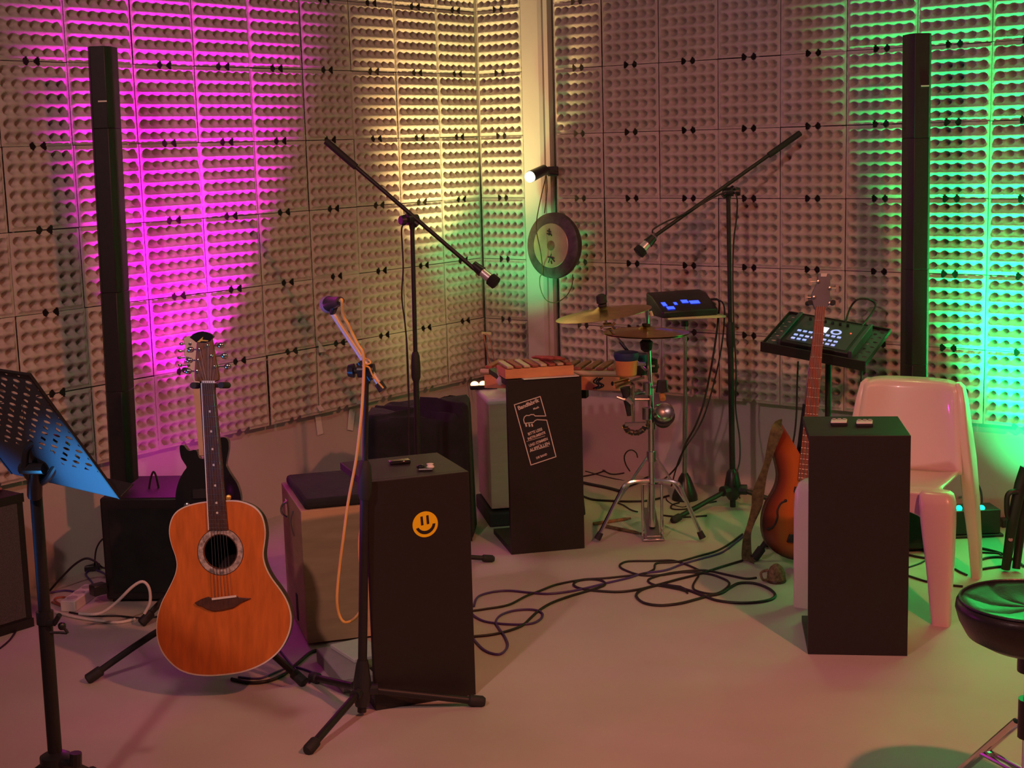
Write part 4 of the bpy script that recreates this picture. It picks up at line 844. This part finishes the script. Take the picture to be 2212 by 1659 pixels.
rgs = [[toward(p, k) + BN * (.001 + .012 * math.sin(min(1, k * 1.6) * pi / 2)) for p in bo3] for k in levels]; nn = len(bo3)
mbt.add([p for r in rgs for p in r], [(i * nn + j, i * nn + (j + 1) % nn, (i + 1) * nn + (j + 1) % nn, (i + 1) * nn + j) for i in range(len(rgs) - 1) for j in range(nn)])
btop = mbt.build('body_top', 'sunburst', bg, ang=60)
at_ = btop.data.attributes.new('edge', 'FLOAT', 'POINT')
vals = [levels[i // nn] * (1.25) for i in range(len(btop.data.vertices))]
at_.data.foreach_set('value', [min(1, v) for v in vals])
MB().loft([[p + BN * .0012 for p in bo3], [p - BN * .036 for p in bo3], [toward(p, .08) - BN * .042 for p in bo3]]).build('body_sides', 'rosewood', bg, ang=50)
MB().loft([[toward(p, .006) + BN * .0025 for p in bo3], [p + BN * .0025 for p in bo3], [p - BN * .001 for p in bo3]], False).build('body_binding', 'strap', bg)
fh = zl([(430, 855), (400, 868), (380, 895), (365, 935), (368, 975), (350, 1030), (320, 1068), (285, 1080)], 1580, 850, 3.686)
fo = MB().tube(curve([bp_(x, y, .013) for x, y in fh], 4), [.0035] * 40, 6).build('f_hole', 'rubber', btop); 
MB().ball(bp_(1697, 1081, .0125), .006, 10).build('f_hole_end', 'rubber', fo); MB().ball(bp_(1659, 1142, .011), .006, 10).build('f_hole_end', 'rubber', fo)
nkb = [(1762, 662), (1782, 662), (1757, 1040), (1723, 1036)]; nb = [bp_(x, y, .016) for x, y in nkb]
fbb = MB().prism(nb, BN * .006).build('fretboard', 'rose_neck', bg, bev=.001)
fm = MB()
for k in range(1, 22):
    q = (1 - 2 ** (-k / 12)) / (1 - 2 ** (-21.6 / 12)); fm.tube([nb[0].lerp(nb[3], q) + BN * .0065, nb[1].lerp(nb[2], q) + BN * .0065], .0011, 5)
fm.build('frets', 'steel', fbb)
r2 = []
for i in (0, 3):
    a = nb[i]; b = nb[1 if i == 0 else 2]; r2.append([a + (b - a) * (.5 - .5 * math.cos(pi * k / 8)) - BN * (.022 * math.sin(pi * k / 8)) for k in range(9)])
MB().loft(r2).build('neck', 'rosewood', bg)
hd = [(1761, 668), (1756, 655), (1753, 640), (1757, 628), (1764, 615), (1767, 600), (1769, 590), (1793, 591), (1794, 610), (1793, 630), (1794, 645), (1793, 655), (1785, 668)]
hs = MB().prism([bp_(x, y, .018) for x, y in hd], -BN * .016).build('headstock', 'greyhead', bg, bev=.002)
MB().prism([bp_(x, y, .019) for x, y in [(1773, 590), (1787, 590), (1785, 597), (1773, 597)]], BN * .001).build('headstock_label', 'paper', hs)
bu = (bp_(1790, 640) - bp_(1760, 640)).normalized()
for x, y, s_ in ((1767, 608, -1), (1758, 642, -1), (1792, 622, 1), (1792, 655, 1)):
    p = bp_(x, y, .018); tk = MB(); tk.lathe([(.006, 0), (.006, .006), (.001, .007)], axm(p, BN), 12); tk.tube([p + bu * s_ * .004 - BN * .01, p + bu * s_ * .026 - BN * .01], .003, 8)
    tk.box(axm(p + bu * s_ * .028 - BN * .01, BN, bu), .012, .026, .004, (-.004, -.013, -.002)); tk.build('tuning_peg', 'steel', hs)
sm = MB()
for k in range(4):
    t = (k + .6) / 4.2; sm.tube([bp_(1763, 660, .024).lerp(bp_(1781, 660, .024), t), bp_(1712, 1160, .032).lerp(bp_(1748, 1162, .032), t)], .0011, 5)
sm.build('strings', 'steel', bg)
MB().prism([bp_(x, y, .013) for x, y in [(1704, 1153), (1755, 1155), (1753, 1172), (1698, 1170)]], BN * .016).build('bridge', 'plastic', btop, bev=.002)
MB().prism([bp_(x, y, .013) for x, y in [(1716, 1050), (1757, 1053), (1756, 1066), (1714, 1062)]], BN * .010).build('pickup', 'plastic', btop, bev=.002)
bst = gstand((1.03, 5.42, .14), bp_(1771, 655, -.03), [(.90, 5.42, 0), (1.25, 5.47, 0), (.98, 5.62, 0)], 'black stand behind the sunburst bass', [])
sp_ = [bp_(1690, 915, .0) - BN * .02, A(1680, 925, 5.30), A(1668, 960, 5.30), A(1657, 1000, 5.32), A(1646, 1035, 5.34), A(1638, 1065, 5.36), A(1634, 1095, 5.38), A(1622, 1130, 5.40), A(1614, 1160, 5.40), G(1614, 1205, .012), G(1628, 1215, .006)]
sc = curve(sp_, 6); rb = []
for i, p in enumerate(sc):
    t_ = (sc[min(i + 1, len(sc) - 1)] - sc[max(i - 1, 0)]).normalized(); sd = t_.cross(V((0.25, 1, 0))).normalized(); wv = .017 + .005 * math.sin(i * .25); nn_ = sd.cross(t_)
    rb.append([p - sd * wv, p + sd * wv, p + sd * wv + nn_ * .002, p - sd * wv + nn_ * .002])
MB().loft(rb).build('strap', 'strap', bg, ang=60)
cx_ = thing('caxixi_shaker', G(1677, 1258), 'small brown wicker shaker lying on the floor below the bass', 'shaker')
q = G(1677, 1256); MB().lathe([(.001, 0), (.032, .002), (.034, .012), (.032, .035), (.022, .055), (.008, .066), (.001, .068)], fr(q), 24).build('basket', 'wicker', cx_, ang=80)
MB().lathe([(.034, .0), (.036, .004), (.034, .010)], fr(q), 24).build('base_disc', 'rosewood', cx_)
MB().tube(curve([q + V((-.03, 0, .045)), q + V((-.055, 0, .035)), q + V((-.050, -.01, .012)), q + V((-.03, -.01, .012))]), .005, 8).build('handle_loop', 'wicker', cx_)

# ================================================================ MOULDED PLASTIC CHAIR
CO = (V((.97, 4.832, 0)) + V((1.379, 4.603, 0)) + V((1.635, 5.121, 0)) + V((1.226, 5.35, 0))) / 4; CZr = -math.atan2(4.832 - 4.603, 1.379 - .97)
CHM = fr(CO, CZr); ch = thing('plastic_chair', CO, 'pinkish white moulded plastic chair behind the plain black table', 'chair')
def cpt(x, y, z): return CHM @ V((x, y, z))
def rrect(cx, cy, wx, wy, z, e=.35, n=24, sh=0.0):
    out = []
    for k in range(n):
        t = 2 * pi * k / n; c, s_ = math.cos(t), math.sin(t); out.append(cpt(cx + math.copysign(abs(c) ** e, c) * wx / 2, cy + math.copysign(abs(s_) ** e, s_) * wy / 2, z + sh * s_))
    return out
# seat: dished slab with rolled front apron
sgr = []; N1, N2 = 16, 14; sv = []; sf = []
for j in range(N2 + 1):
    v = j / N2
    for i in range(N1 + 1):
        u = i / N1 * 2 - 1; y = -.235 + v * .43; hw = .215 - .03 * v
        z = .432 - .018 * (1 - u * u) * (1 - (2 * v - 1) ** 2) - .03 * v - .022 * max(0, 1 - v * 6) ** 2 + .010 * abs(u) ** 6
        sv.append(cpt(u * hw, y, z))
for j in range(N2):
    for i in range(N1): a = j * (N1 + 1) + i; sf.append((a, a + 1, a + N1 + 2, a + N1 + 1))
m_ = MB(); m_.add(sv, sf); sq = m_.build('seat', 'plastw', ch, solid=.012, ang=60)
# apron (arched front edge)
ap = MB(); pts = []
for i in range(21):
    u = i / 20 * 2 - 1; zb2 = .355 - .055 * abs(u) ** 5 * 1.2 + .012 * (1 - u * u); pts.append((u * .205, zb2))
poly = [cpt(x, -.240, z) for x, z in pts] + [cpt(.207, -.240, .425), cpt(-.207, -.240, .425)]
ap.prism(poly, CHM.to_3x3() @ V((0, .012, 0))); ap.build('front_apron', 'plastw', ch, smooth=False, bev=.004)
for sx_ in (-1, 1):
    m_ = MB(); rs_ = []
    for z, cx__, cy__, w_, d_ in ((.0, .2325, -.262, .058, .045), (.05, .230, -.260, .064, .050), (.2, .222, -.250, .086, .066), (.33, .213, -.243, .106, .080), (.40, .208, -.238, .112, .082), (.428, .203, -.232, .104, .072), (.437, .200, -.228, .085, .052)):
        rs_.append(rrect(sx_ * cx__, cy__, w_, d_, z, .45))
    m_.loft(rs_).build('leg', 'plastw', ch, ang=50)
    # rear leg continuing upwards as the wing of the back
    m_ = MB(); rs_ = []
    for z, x0, y0, w_, d_ in ((0, .225, .315, .034, .055), (.15, .220, .290, .040, .075), (.30, .210, .262, .046, .105), (.45, .200, .238, .044, .120), (.56, .188, .235, .036, .100), (.65, .178, .240, .030, .075), (.702, .168, .245, .026, .055), (.716, .160, .247, .014, .035)):
        rs_.append(rrect(sx_ * x0, y0, w_, d_, z, .4))
    m_.loft(rs_).build('leg', 'plastw', ch, ang=50)
bv = []; bf = []; N3 = 20
for j in range(N3 + 1):
    v = j / N3
    for i in range(N1 + 1):
        u = i / N1 * 2 - 1; z = .405 + v * .314 - .012 * abs(u) ** 8 * (v ** 6); hw = .198 - .036 * v; y = .185 + .050 * v - .020 * (abs(u) ** 3) + .018 * (1 - u * u) * v
        y += .03 * max(0, (v - .96) / .04) ** 2
        bv.append(cpt(u * hw, y, z + .0))
for j in range(N3):
    for i in range(N1): a = j * (N1 + 1) + i; bf.append((a, a + 1, a + N1 + 2, a + N1 + 1))
m_ = MB(); m_.add(bv, bf); m_.build('backrest', 'plastw', ch, solid=.012, ang=60)

# ================================================================ ROUND PADDED STOOL
SC = A(2232, 1300, 3.15); szt = SC.z; stl = thing('padded_stool', (SC.x, SC.y, 0), 'round black padded stool with chrome legs in the lower right corner', 'stool')
SM = Matrix.Translation((SC.x, SC.y, 0)); nS = 48; rs_ = []
for r_, z_ in ((.05, szt - .105), (.10, szt - .10), (.140, szt - .078), (.158, szt - .045), (.166, szt - .018), (.164, szt - .004), (.155, szt + .003), (.125, szt - .002), (.09, szt - .008), (.05, szt - .010), (.01, szt - .011)):
    rg = []
    for k in range(nS):
        t = 2 * pi * k / nS; groove = -.006 * max(0, math.cos(8 * t + r_ * 26)) ** 8 if r_ < .13 and z_ > szt - .02 else 0
        rg.append(V((SC.x + r_ * math.cos(t), SC.y + r_ * math.sin(t), z_ + groove)))
    rs_.append(rg)
MB().loft(rs_).build('seat_cushion', 'leather', stl, ang=70)
MB().tube([V((SC.x + .1565 * math.cos(2 * pi * k / 48), SC.y + .1565 * math.sin(2 * pi * k / 48), szt + .0035)) for k in range(48)], .0035, 6, True).build('seat_piping', 'leather', stl)
cyl(MB(), (SC.x, SC.y, .14), (SC.x, SC.y, szt - .09), .0145).build('post', 'chrome', stl)
MB().tube([(SC.x, SC.y, szt - .16), (SC.x, SC.y, szt - .10)], .03, 16).build('seat_mount', 'plastic', stl)
MB().tube([(SC.x, SC.y, .24), (SC.x, SC.y, .33)], .026, 14).build('leg_collar', 'plastic', stl)
fA = G(2035, 1712)
for f in (fA, V((SC.x + .26, SC.y + .14, 0)), V((SC.x + .05, SC.y - .30, 0))):
    f = V((f.x, f.y, .014)); c0_ = V((SC.x, SC.y, .27)); d = V((f.x - SC.x, f.y - SC.y, 0)).normalized(); sd = V((-d.y, d.x, 0)) * .011
    k1 = c0_ + d * .03
    lg = MB().tube([k1 + sd, f + sd], .0075, 8).tube([k1 - sd, f - sd], .0075, 8).build('leg', 'chrome', stl)
    MB().tube([V((SC.x, SC.y, .15)) + sd, k1.lerp(f, .45) + sd], .006, 8).tube([V((SC.x, SC.y, .15)) - sd, k1.lerp(f, .45) - sd], .006, 8).build('leg_brace', 'chrome', lg)
    MB().tube([f - d * .03, f + d * .01], .016, 12).build('rubber_foot', 'rubber', lg)

# ================================================================ MUSIC STAND IN FRONT, LEFT
YM = 3.32
hbp = A(120, 1640, YM); tpp = A(76, 1045, YM + .02)
mst = thing('music_stand', (hbp.x, hbp.y, 0), 'black music stand with perforated desk glowing blue from below', 'music stand')
P_ = lambda q: hbp + (tpp - hbp) * q
cyl(MB(), P_(-.06), P_(.52), .0165).build('lower_pole', 'black', mst); cyl(MB(), P_(.50), P_(1.0), .0140).build('upper_pole', 'black', mst)
hb_ = MB().tube([P_(-.05), P_(-.03), P_(.015), P_(.03)], [.02, .036, .036, .019], 16).build('tripod_hub', 'plastic', mst)
for a_ in (-2.7, -.5, 1.6):
    d = V((math.cos(a_), math.sin(a_), 0)); f = V((hbp.x, hbp.y, .012)) + d * .30; s0 = hbp + d * .03 - V((0, 0, .01)); lg = MB().box(axm(s0, (f - s0), d.cross(V((0, 0, 1)))), .018, .010, (f - s0).length, (-.009, -.005, 0)).build('leg', 'black', mst)
    MB().tube([f - d * .03, f + d * .008], .014, 10).build('rubber_foot', 'rubber', lg)
MB().tube([hbp + V((.02, -.02, .0)), hbp + V((.065, -.035, .002))], .013, 10).tube([hbp + V((.058, -.035, .0)), hbp + V((.060, -.035, .030))], .014, 10).build('hub_knob', 'plastic', hb_)
MB().tube([P_(.50), P_(.545)], .020, 14).build('height_collar', 'plastic', mst)
cc = A(118, 1345, YM - .01); m_ = MB(); m_.tube([A(100, 1345, YM), cc], .008, 8); m_.tube([cc, cc + V((.016, -.01, .022))], .006, 8); m_.tube(curve([A(98, 1366, YM), A(130, 1366, YM), A(146, 1366, YM), A(132, 1350, YM)], 3), .0035, 6); m_.ball(A(134, 1352, YM), .010, 10); m_.build('pole_clip', 'plastic', mst)
# desk
BLd = A(28, 1022, 3.40); BRd = A(257, 1076, 3.12); BRd.z = BLd.z; du = (BRd - BLd); wd_ = du.length; du.normalize()
TRd = A(57, 806, 2.98); dv = (TRd - BRd); hd_ = dv.length; dv = (dv - du * dv.dot(du)).normalized(); dn_ = du.cross(dv).normalized()
DKM = Matrix(((du.x, dv.x, dn_.x, BLd.x), (du.y, dv.y, dn_.y, BLd.y), (du.z, dv.z, dn_.z, BLd.z), (0, 0, 0, 1)))
m_ = MB(); perf_plate(m_, DKM, wd_, hd_ * .98, 9, 9, (.0125, .0050), lambda i, j: j > 2 or (j == 2 and i > 5), 12, .0012)
dk = m_.build('desk', 'desk', mst, smooth=False)
bk_ = -1 if dn_.y < 0 else 1       # side of the desk facing away from the viewer
MB().box(DKM, wd_, .004, .045, (0, -.004, 0 if bk_ > 0 else -.045)).build('desk_lip', 'black', dk, bev=.001)
MB().box(DKM, .006, hd_, .006, (wd_, 0, -.003)).build('desk_edge', 'black', dk); MB().box(DKM, .006, hd_, .006, (-.006, 0, -.003)).build('desk_edge', 'black', dk); MB().box(DKM, wd_, .006, .006, (0, hd_ * .98, -.003)).build('desk_edge', 'black', dk)
br_ = MB(); br_.tube(curve([A(78, 1045, YM), A(56, 1020, 3.26), A(54, 985, 3.24), A(62, 962, 3.22), A(95, 945, 3.2), A(135, 950, 3.18), A(145, 968, 3.18)]), .0085, 10)
br_.tube(curve([A(84, 1045, YM), A(105, 1030, 3.26), A(125, 1000, 3.22), A(150, 975, 3.18)]), .0085, 10); br_.tube([A(46, 1012, 3.26), A(96, 1012, 3.24)], .013, 10); br_.tube([A(75, 1070, YM), A(75, 1008, 3.27)], .017, 12)
br_.build('desk_bracket', 'plastic', mst)

# ================================================================ AMPLIFIER AT THE LEFT EDGE
a0 = G(74, 1352); a1 = G(0, 1375); ad = (a0 - a1).normalized(); az_ = math.atan2(ad.y, ad.x)
AMX = fr(a0 - ad * .52, az_); ham = A(66, 1064, a0.y).z
amp = thing('guitar_amplifier', AMX @ V((.26, .12, 0)), 'grey-grilled amplifier standing on the floor at the left edge', 'amplifier')
MB().box(AMX, .52, .25, ham, (0, .004, 0)).build('cabinet', 'black', amp, bev=.006)
MB().box(AMX, .46, .006, ham - .07, (.03, -.003, .04)).build('front_grille', 'grille', amp)
for p_, q_ in (((.0, -.001, 0), (.52, .03)), ((.0, -.001, ham - .03), (.52, .03))): MB().box(AMX, q_[0], .006, q_[1], p_).build('front_rim', 'black', amp)
tag(MB().box(AMX, .20, .13, .012, (.24, .03, ham + .001)).build('folded_cloth', 'paper', bev=.004), 'white folded cloth lying on the amplifier at the left edge', 'cloth')
cable('amplifier_cable', [AMX @ V((.30, .20, ham + .006)), AMX @ V((.42, .16, ham + .02)), AMX @ V((.50, .10, ham + .006)), AMX @ V((.40, .05, ham + .02)), AMX @ V((.25, .02, ham + .018))], .005, 'redwood', 'red cable curled on top of the amplifier at the left edge')

# ================================================================ THINGS ON THE FLOOR, LEFT
ps = thing('power_strip', G(188, 1300), 'pale multi-socket power strip on the floor beside the bass box', 'power strip'); a_, b_ = G(163, 1322), G(215, 1284); pz = math.atan2(b_.y - a_.y, b_.x - a_.x)
PMx = fr(a_, pz); pl_ = (b_ - a_).length; MB().box(PMx, pl_, .055, .040, (0, -.0, 0)).build('strip_body', 'whitep', ps, bev=.004)
so = MB()
for k in range(3): so.lathe([(.019, 0), (.019, .001), (.001, .001)], PMx @ Matrix.Translation((pl_ * (.2 + .3 * k), .0275, .0402)), 16)
so.build('sockets', 'clawgrey', ps)
tag(MB().box(fr(G(205, 1290, .042), .8), .055, .04, .04, (0, 0, 0)).build('power_adapter', 'plastic', bev=.005), 'black power adapter plugged into the pale power strip', 'power adapter')
tag(MB().box(fr(G(158, 1238), .2), .10, .035, .025).build('power_adapter', 'plastic', bev=.005), 'long black power adapter among cables left of the bass box', 'power adapter')
tag(MB().lathe([(.03, 0), (.034, .01), (.026, .022), (.001, .024)], fr(G(118, 1248)), 24).build('white_hub', 'whitep'), 'round white box among the cables left of the bass box', 'hub')
for pts, r_, m__, lb in (
  ([(170, 1325), (215, 1325), (250, 1302), (285, 1268), (308, 1256), (322, 1270), (324, 1300), (312, 1325)], .0055, 'white_cable', 'white cable arching up in front of the bass box'),
  ([(120, 1322), (160, 1332), (210, 1340), (255, 1344), (292, 1337)], .0055, 'white_cable', 'white cable lying flat below the power strip'),
  ([(150, 1322), (200, 1330), (255, 1330), (300, 1334), (345, 1331)], .0035, 'dark_cable', 'black cable between the two white ones left of the acoustic guitar'),
  ([(108, 1275), (130, 1250), (160, 1220), (185, 1206), (205, 1212), (220, 1225), (236, 1228)], .0042, 'dark_cable', 'dark cable rising in an arch left of the bass box'),
  ([(108, 1280), (140, 1275), (175, 1278), (200, 1262), (185, 1240), (200, 1230), (225, 1238), (232, 1248)], .0042, 'purple_cable', 'tangled dark red-lit cable beside the power strip'),
  ([(204, 1225), (207, 1190), (216, 1170), (228, 1160)], .0035, 'dark_cable', 'cable climbing the left side of the bass box'),
  ([(0, 1400), (18, 1385), (30, 1370), (36, 1358)], .0035, 'dark_cable', 'thin cable under the amplifier at the left edge'),
  ([(112, 1300), (140, 1310), (165, 1305), (140, 1290), (118, 1295), (150, 1318)], .004, 'redwood', 'reddish cable curl in front of the power strip')):
    g3 = gl(pts, r_)
    if 'arching up' in lb:
        for i_, hh in enumerate((0, .004, .03, .075, .09, .08, .04, 0)): g3[i_] = A(*pts[i_], 4.80); g3[i_].z = max(g3[i_].z, r_)
    if 'rising' in lb:
        for i_ in range(1, 6): g3[i_] = A(pts[i_][0], pts[i_][1], 5.25)
    if 'climbing' in lb: g3 = [A(x, y, 5.30) for x, y in pts]
    cable('floor_cable', g3, r_, m__, lb)
cable('floor_cable', gl([(500, 1466), (540, 1474), (580, 1470), (615, 1455), (645, 1430), (672, 1408), (700, 1402)], .0055), .0055, 'dark_cable', 'thick black cable curving from under the acoustic guitar to the flat grey box')
cable('floor_cable', gl([(515, 1462), (560, 1465), (600, 1450), (630, 1440), (665, 1448), (690, 1462), (680, 1472), (655, 1462), (625, 1430), (605, 1405)], .0035), .0035, 'purple_cable', 'thin dark cable looping between guitar stand and cajon')
cable('floor_cable', gl([(556, 1110), (575, 1106), (590, 1102)], .0035), .0035, 'dark_cable', 'short piece of black cable by the wall left of the cajon')

# ================================================================ CABLES ON THE OPEN FLOOR
c8 = (1000, 1150, 2.949)
for pts, r_, m__, lb in (
  ([(60, 498), (150, 485), (290, 460), (400, 405), (480, 375), (600, 330), (760, 300), (900, 290), (1050, 275), (1150, 262), (1215, 235), (1235, 195), (1370, 185), (1500, 150), (1620, 115), (1700, 70), (1780, 10)], .0042, 'dark_cable', 'black floor cable running from the smiley table to the bass, kinked once'),
  ([(70, 470), (95, 410), (180, 380), (290, 370), (420, 382), (540, 390), (680, 375), (800, 350), (900, 325), (1050, 290), (1150, 260), (1290, 240), (1400, 200), (1520, 165), (1650, 125), (1740, 60), (1790, 20)], .0042, 'purple_cable', 'violet floor cable with an upper bend beside the smiley table'),
  ([(60, 520), (85, 540), (140, 565), (240, 580), (360, 585), (450, 575), (500, 545), (505, 515), (470, 495), (400, 490), (310, 500), (235, 530), (210, 570), (230, 610), (265, 660), (285, 710), (270, 750), (230, 775), (170, 765), (120, 735), (70, 680)], .0042, 'purple_cable', 'violet floor cable curled in two loops right of the smiley table'),
  ([(60, 662), (180, 650), (290, 625), (380, 590), (430, 545), (480, 500), (560, 450), (680, 405), (800, 370), (890, 340), (905, 320), (870, 302), (800, 297), (730, 308), (705, 330), (730, 350), (800, 365), (900, 374), (1000, 377), (1120, 362), (1250, 330), (1380, 295), (1500, 265), (1640, 220), (1780, 178)], .0046, 'dark_cable', 'black floor cable with one small loop midway, ending near the strap'),
  ([(1870, 287), (1800, 292), (1700, 272), (1560, 242), (1450, 242), (1300, 262), (1200, 290), (1180, 310), (1220, 333), (1300, 343), (1400, 352), (1430, 385)], .0042, 'dark_cable', 'black floor cable with plug end pointing to the room'),
  ([(1500, 237), (1420, 202), (1330, 177), (1200, 180), (1060, 182), (1010, 197), (1000, 217), (1040, 242), (1130, 270), (1250, 272), (1400, 252), (1560, 262), (1650, 290), (1695, 318), (1680, 352), (1620, 387), (1550, 387), (1480, 367), (1465, 340), (1480, 307), (1500, 277)], .0042, 'dark_cable', 'black floor cable bending into two flat loops before the cymbal stand'),
  ([(1250, 332), (1160, 355), (1110, 385), (1110, 415), (1160, 450), (1260, 464), (1380, 452), (1480, 427), (1560, 405), (1640, 387), (1700, 350), (1760, 322), (1850, 322), (1930, 347), (1985, 387), (1970, 422), (1880, 442), (1750, 447), (1620, 432), (1540, 405), (1420, 362), (1300, 337)], .0050, 'dark_cable', 'thickest floor cable in two wide loops below the bass')):
    cable('floor_cable', gl(pts, r_, *c8), r_, m__, lb)
tag(MB().tube([G(1430, 1263, .008), G(1470, 1270, .008), G(1484, 1276, .008)], [.007, .009, .004], 10).build('cable_plug', 'plastic'), 'plug at the end of a floor cable', 'plug')
c9 = (1240, 900, 4.88)
for pts, r_, lb in (
  ([(80, 485), (230, 495), (325, 520), (330, 560), (230, 600), (80, 630)], .0035, 'thin cable bending back behind the middle table'),
  ([(80, 500), (260, 540), (380, 600), (480, 600), (590, 575)], .0035, 'thin cable running from the middle table to the cymbal stand'),
  ([(80, 690), (200, 715), (350, 745), (480, 780)], .0075, 'thick black cable right of the middle table'),
  ([(80, 830), (200, 870), (400, 885), (600, 890), (800, 880), (1000, 830)], .005, 'black cable passing under the cymbal stand'),
  ([(440, 900), (520, 930), (600, 980), (670, 1000)], .0035, 'thin cable end beside the pedal frame'),
  ([(850, 620), (760, 640), (680, 690), (560, 740), (480, 775)], .0045, 'cable curving behind the cymbal stand to the wall'),
  ([(920, 1035), (1050, 1050), (1200, 1055), (1400, 1040)], .004, 'straight thin cable behind the right leg of the cymbal stand'),
  ([(1500, 890), (1350, 920), (1180, 970), (1040, 970), (1030, 930), (1110, 905)], .0035, 'thin cable hooking back near the wall stand')):
    cable('floor_cable', gl(pts, r_, *c9), r_, 'dark_cable', lb)
cable('upright_cable_loop', [A(1240 + x / 4.88, 900 + y / 4.88, 6.45) for x, y in ((590, 575), (545, 500), (530, 420), (560, 365), (610, 350), (655, 380), (670, 430))], .003, 'dark_cable', 'thin cable loop standing up left of the cymbal stand')
# tangle by the right edge
c10 = (2040, 1000, 6.378)
for pts, r_, lb in (
  ([(440, 1370), (560, 1310), (720, 1290), (860, 1310), (880, 1370), (840, 1410), (700, 1430), (560, 1450), (440, 1480)], .0048, 'green-lit cable loop on the floor by the chair leg'),
  ([(430, 1160), (600, 1190), (780, 1240), (900, 1300), (1010, 1350), (1090, 1420)], .005, 'black cable running towards the round stool'),
  ([(430, 1230), (560, 1230), (740, 1240), (780, 1270)], .0038, 'short cable before the green light box'),
  ([(480, 1180), (500, 1260), (470, 1300), (430, 1310)], .0038, 'small cable hook beside the chair rear leg'),
  ([(150, 1460), (220, 1500), (310, 1540)], .0042, 'cable between the two chair legs on the floor')):
    cable('floor_cable', gl(pts, r_, *c10), r_, 'dark_cable', lb)
for pts, r_, lb in (
  ([(1962, 1198), (2010, 1205), (2040, 1190)], .0045, 'cable before the bass box behind the white chair'),
  ([(1962, 1243), (2000, 1255), (2040, 1262), (2080, 1266)], .0042, 'green-lit cable passing behind the front leg of the chair'),
  ([(1962, 1225), (1990, 1215), (2015, 1200)], .0035, 'thin cable slanting right of the plain black table')):
    cable('floor_cable', gl(pts, r_), r_, 'dark_cable', lb)
cable('wall_cable', [A(2096, 1037, 5.8), A(2108, 1040, 5.8), A(2118, 1058, 5.79), A(2121, 1080, 5.78), A(2120, 1096, 5.76)], .0042, 'dark_cable', 'black cable arching to the green light box')
# green light box
gl_ = G(2118, 1160); GX = fr(gl_, .05); gt = thing('led_uplight', gl_, 'black light box with bright green LEDs on top behind the chair', 'LED light')
hgl = A(2118, 1102, gl_.y).z
MB().box(GX, .20, .12, hgl - .012, (-.12, 0, .012)).build('housing', 'plastic', gt, bev=.004)
MB().box(GX, .22, .14, .012, (-.13, -.01, 0)).build('foot_plate', 'plastic', gt, bev=.003)
for k in range(5): MB().lathe([(.013, 0), (.011, .009), (.005, .014), (.001, .015)], GX @ Matrix.Translation((-.103 + k * .029, .03 + .012 * (k % 2), hgl - .002)), 14).build('lens', 'green_led', gt)
tag(MB().box(fr(G(2165, 1140), .1), .05, .04, .035).build('small_junction_box', 'plastic', bev=.004), 'tiny black box with a glint beside the green light box', 'box')
# magenta and blue floor lights (behind the bass box, and left of the picture)
mx_ = fr((-1.02, 5.52, 0), .9); mt = thing('led_uplight', (-1.02, 5.52, 0), 'magenta floor light standing behind the acoustic guitar by the wall', 'LED light')
MB().lathe([(.045, 0), (.05, .01), (.05, .07), (.042, .075), (.001, .074)], mx_, 24).build('housing', 'plastic', mt)
# black folded stand at the right edge
e0 = G(2172, 1235); es_ = thing('folded_stand', e0, 'black folded stand with a hooked arm at the right edge', 'stand')
MB().tube([e0 + V((0, 0, .01)), A(2188, 1120, e0.y), A(2205, 1045, e0.y + .02), A(2218, 1010, e0.y + .02)], [.016, .020, .022, .024], 12).build('main_tube', 'black', es_)
MB().tube([G(2195, 1228, .012), A(2206, 1130, e0.y + .05), A(2222, 1040, e0.y + .04)], [.014, .018, .018], 12).build('leg', 'black', es_)
MB().tube(curve([A(2200, 1062, e0.y), A(2185, 1062, e0.y), A(2176, 1072, e0.y), A(2175, 1100, e0.y), A(2179, 1118, e0.y), A(2190, 1125, e0.y)]), .010, 8).build('hooked_arm', 'black', es_)
MB().tube([A(2183, 1165, e0.y - .02), G(2176, 1205, .02)], .008, 8).build('brace', 'steel', es_)
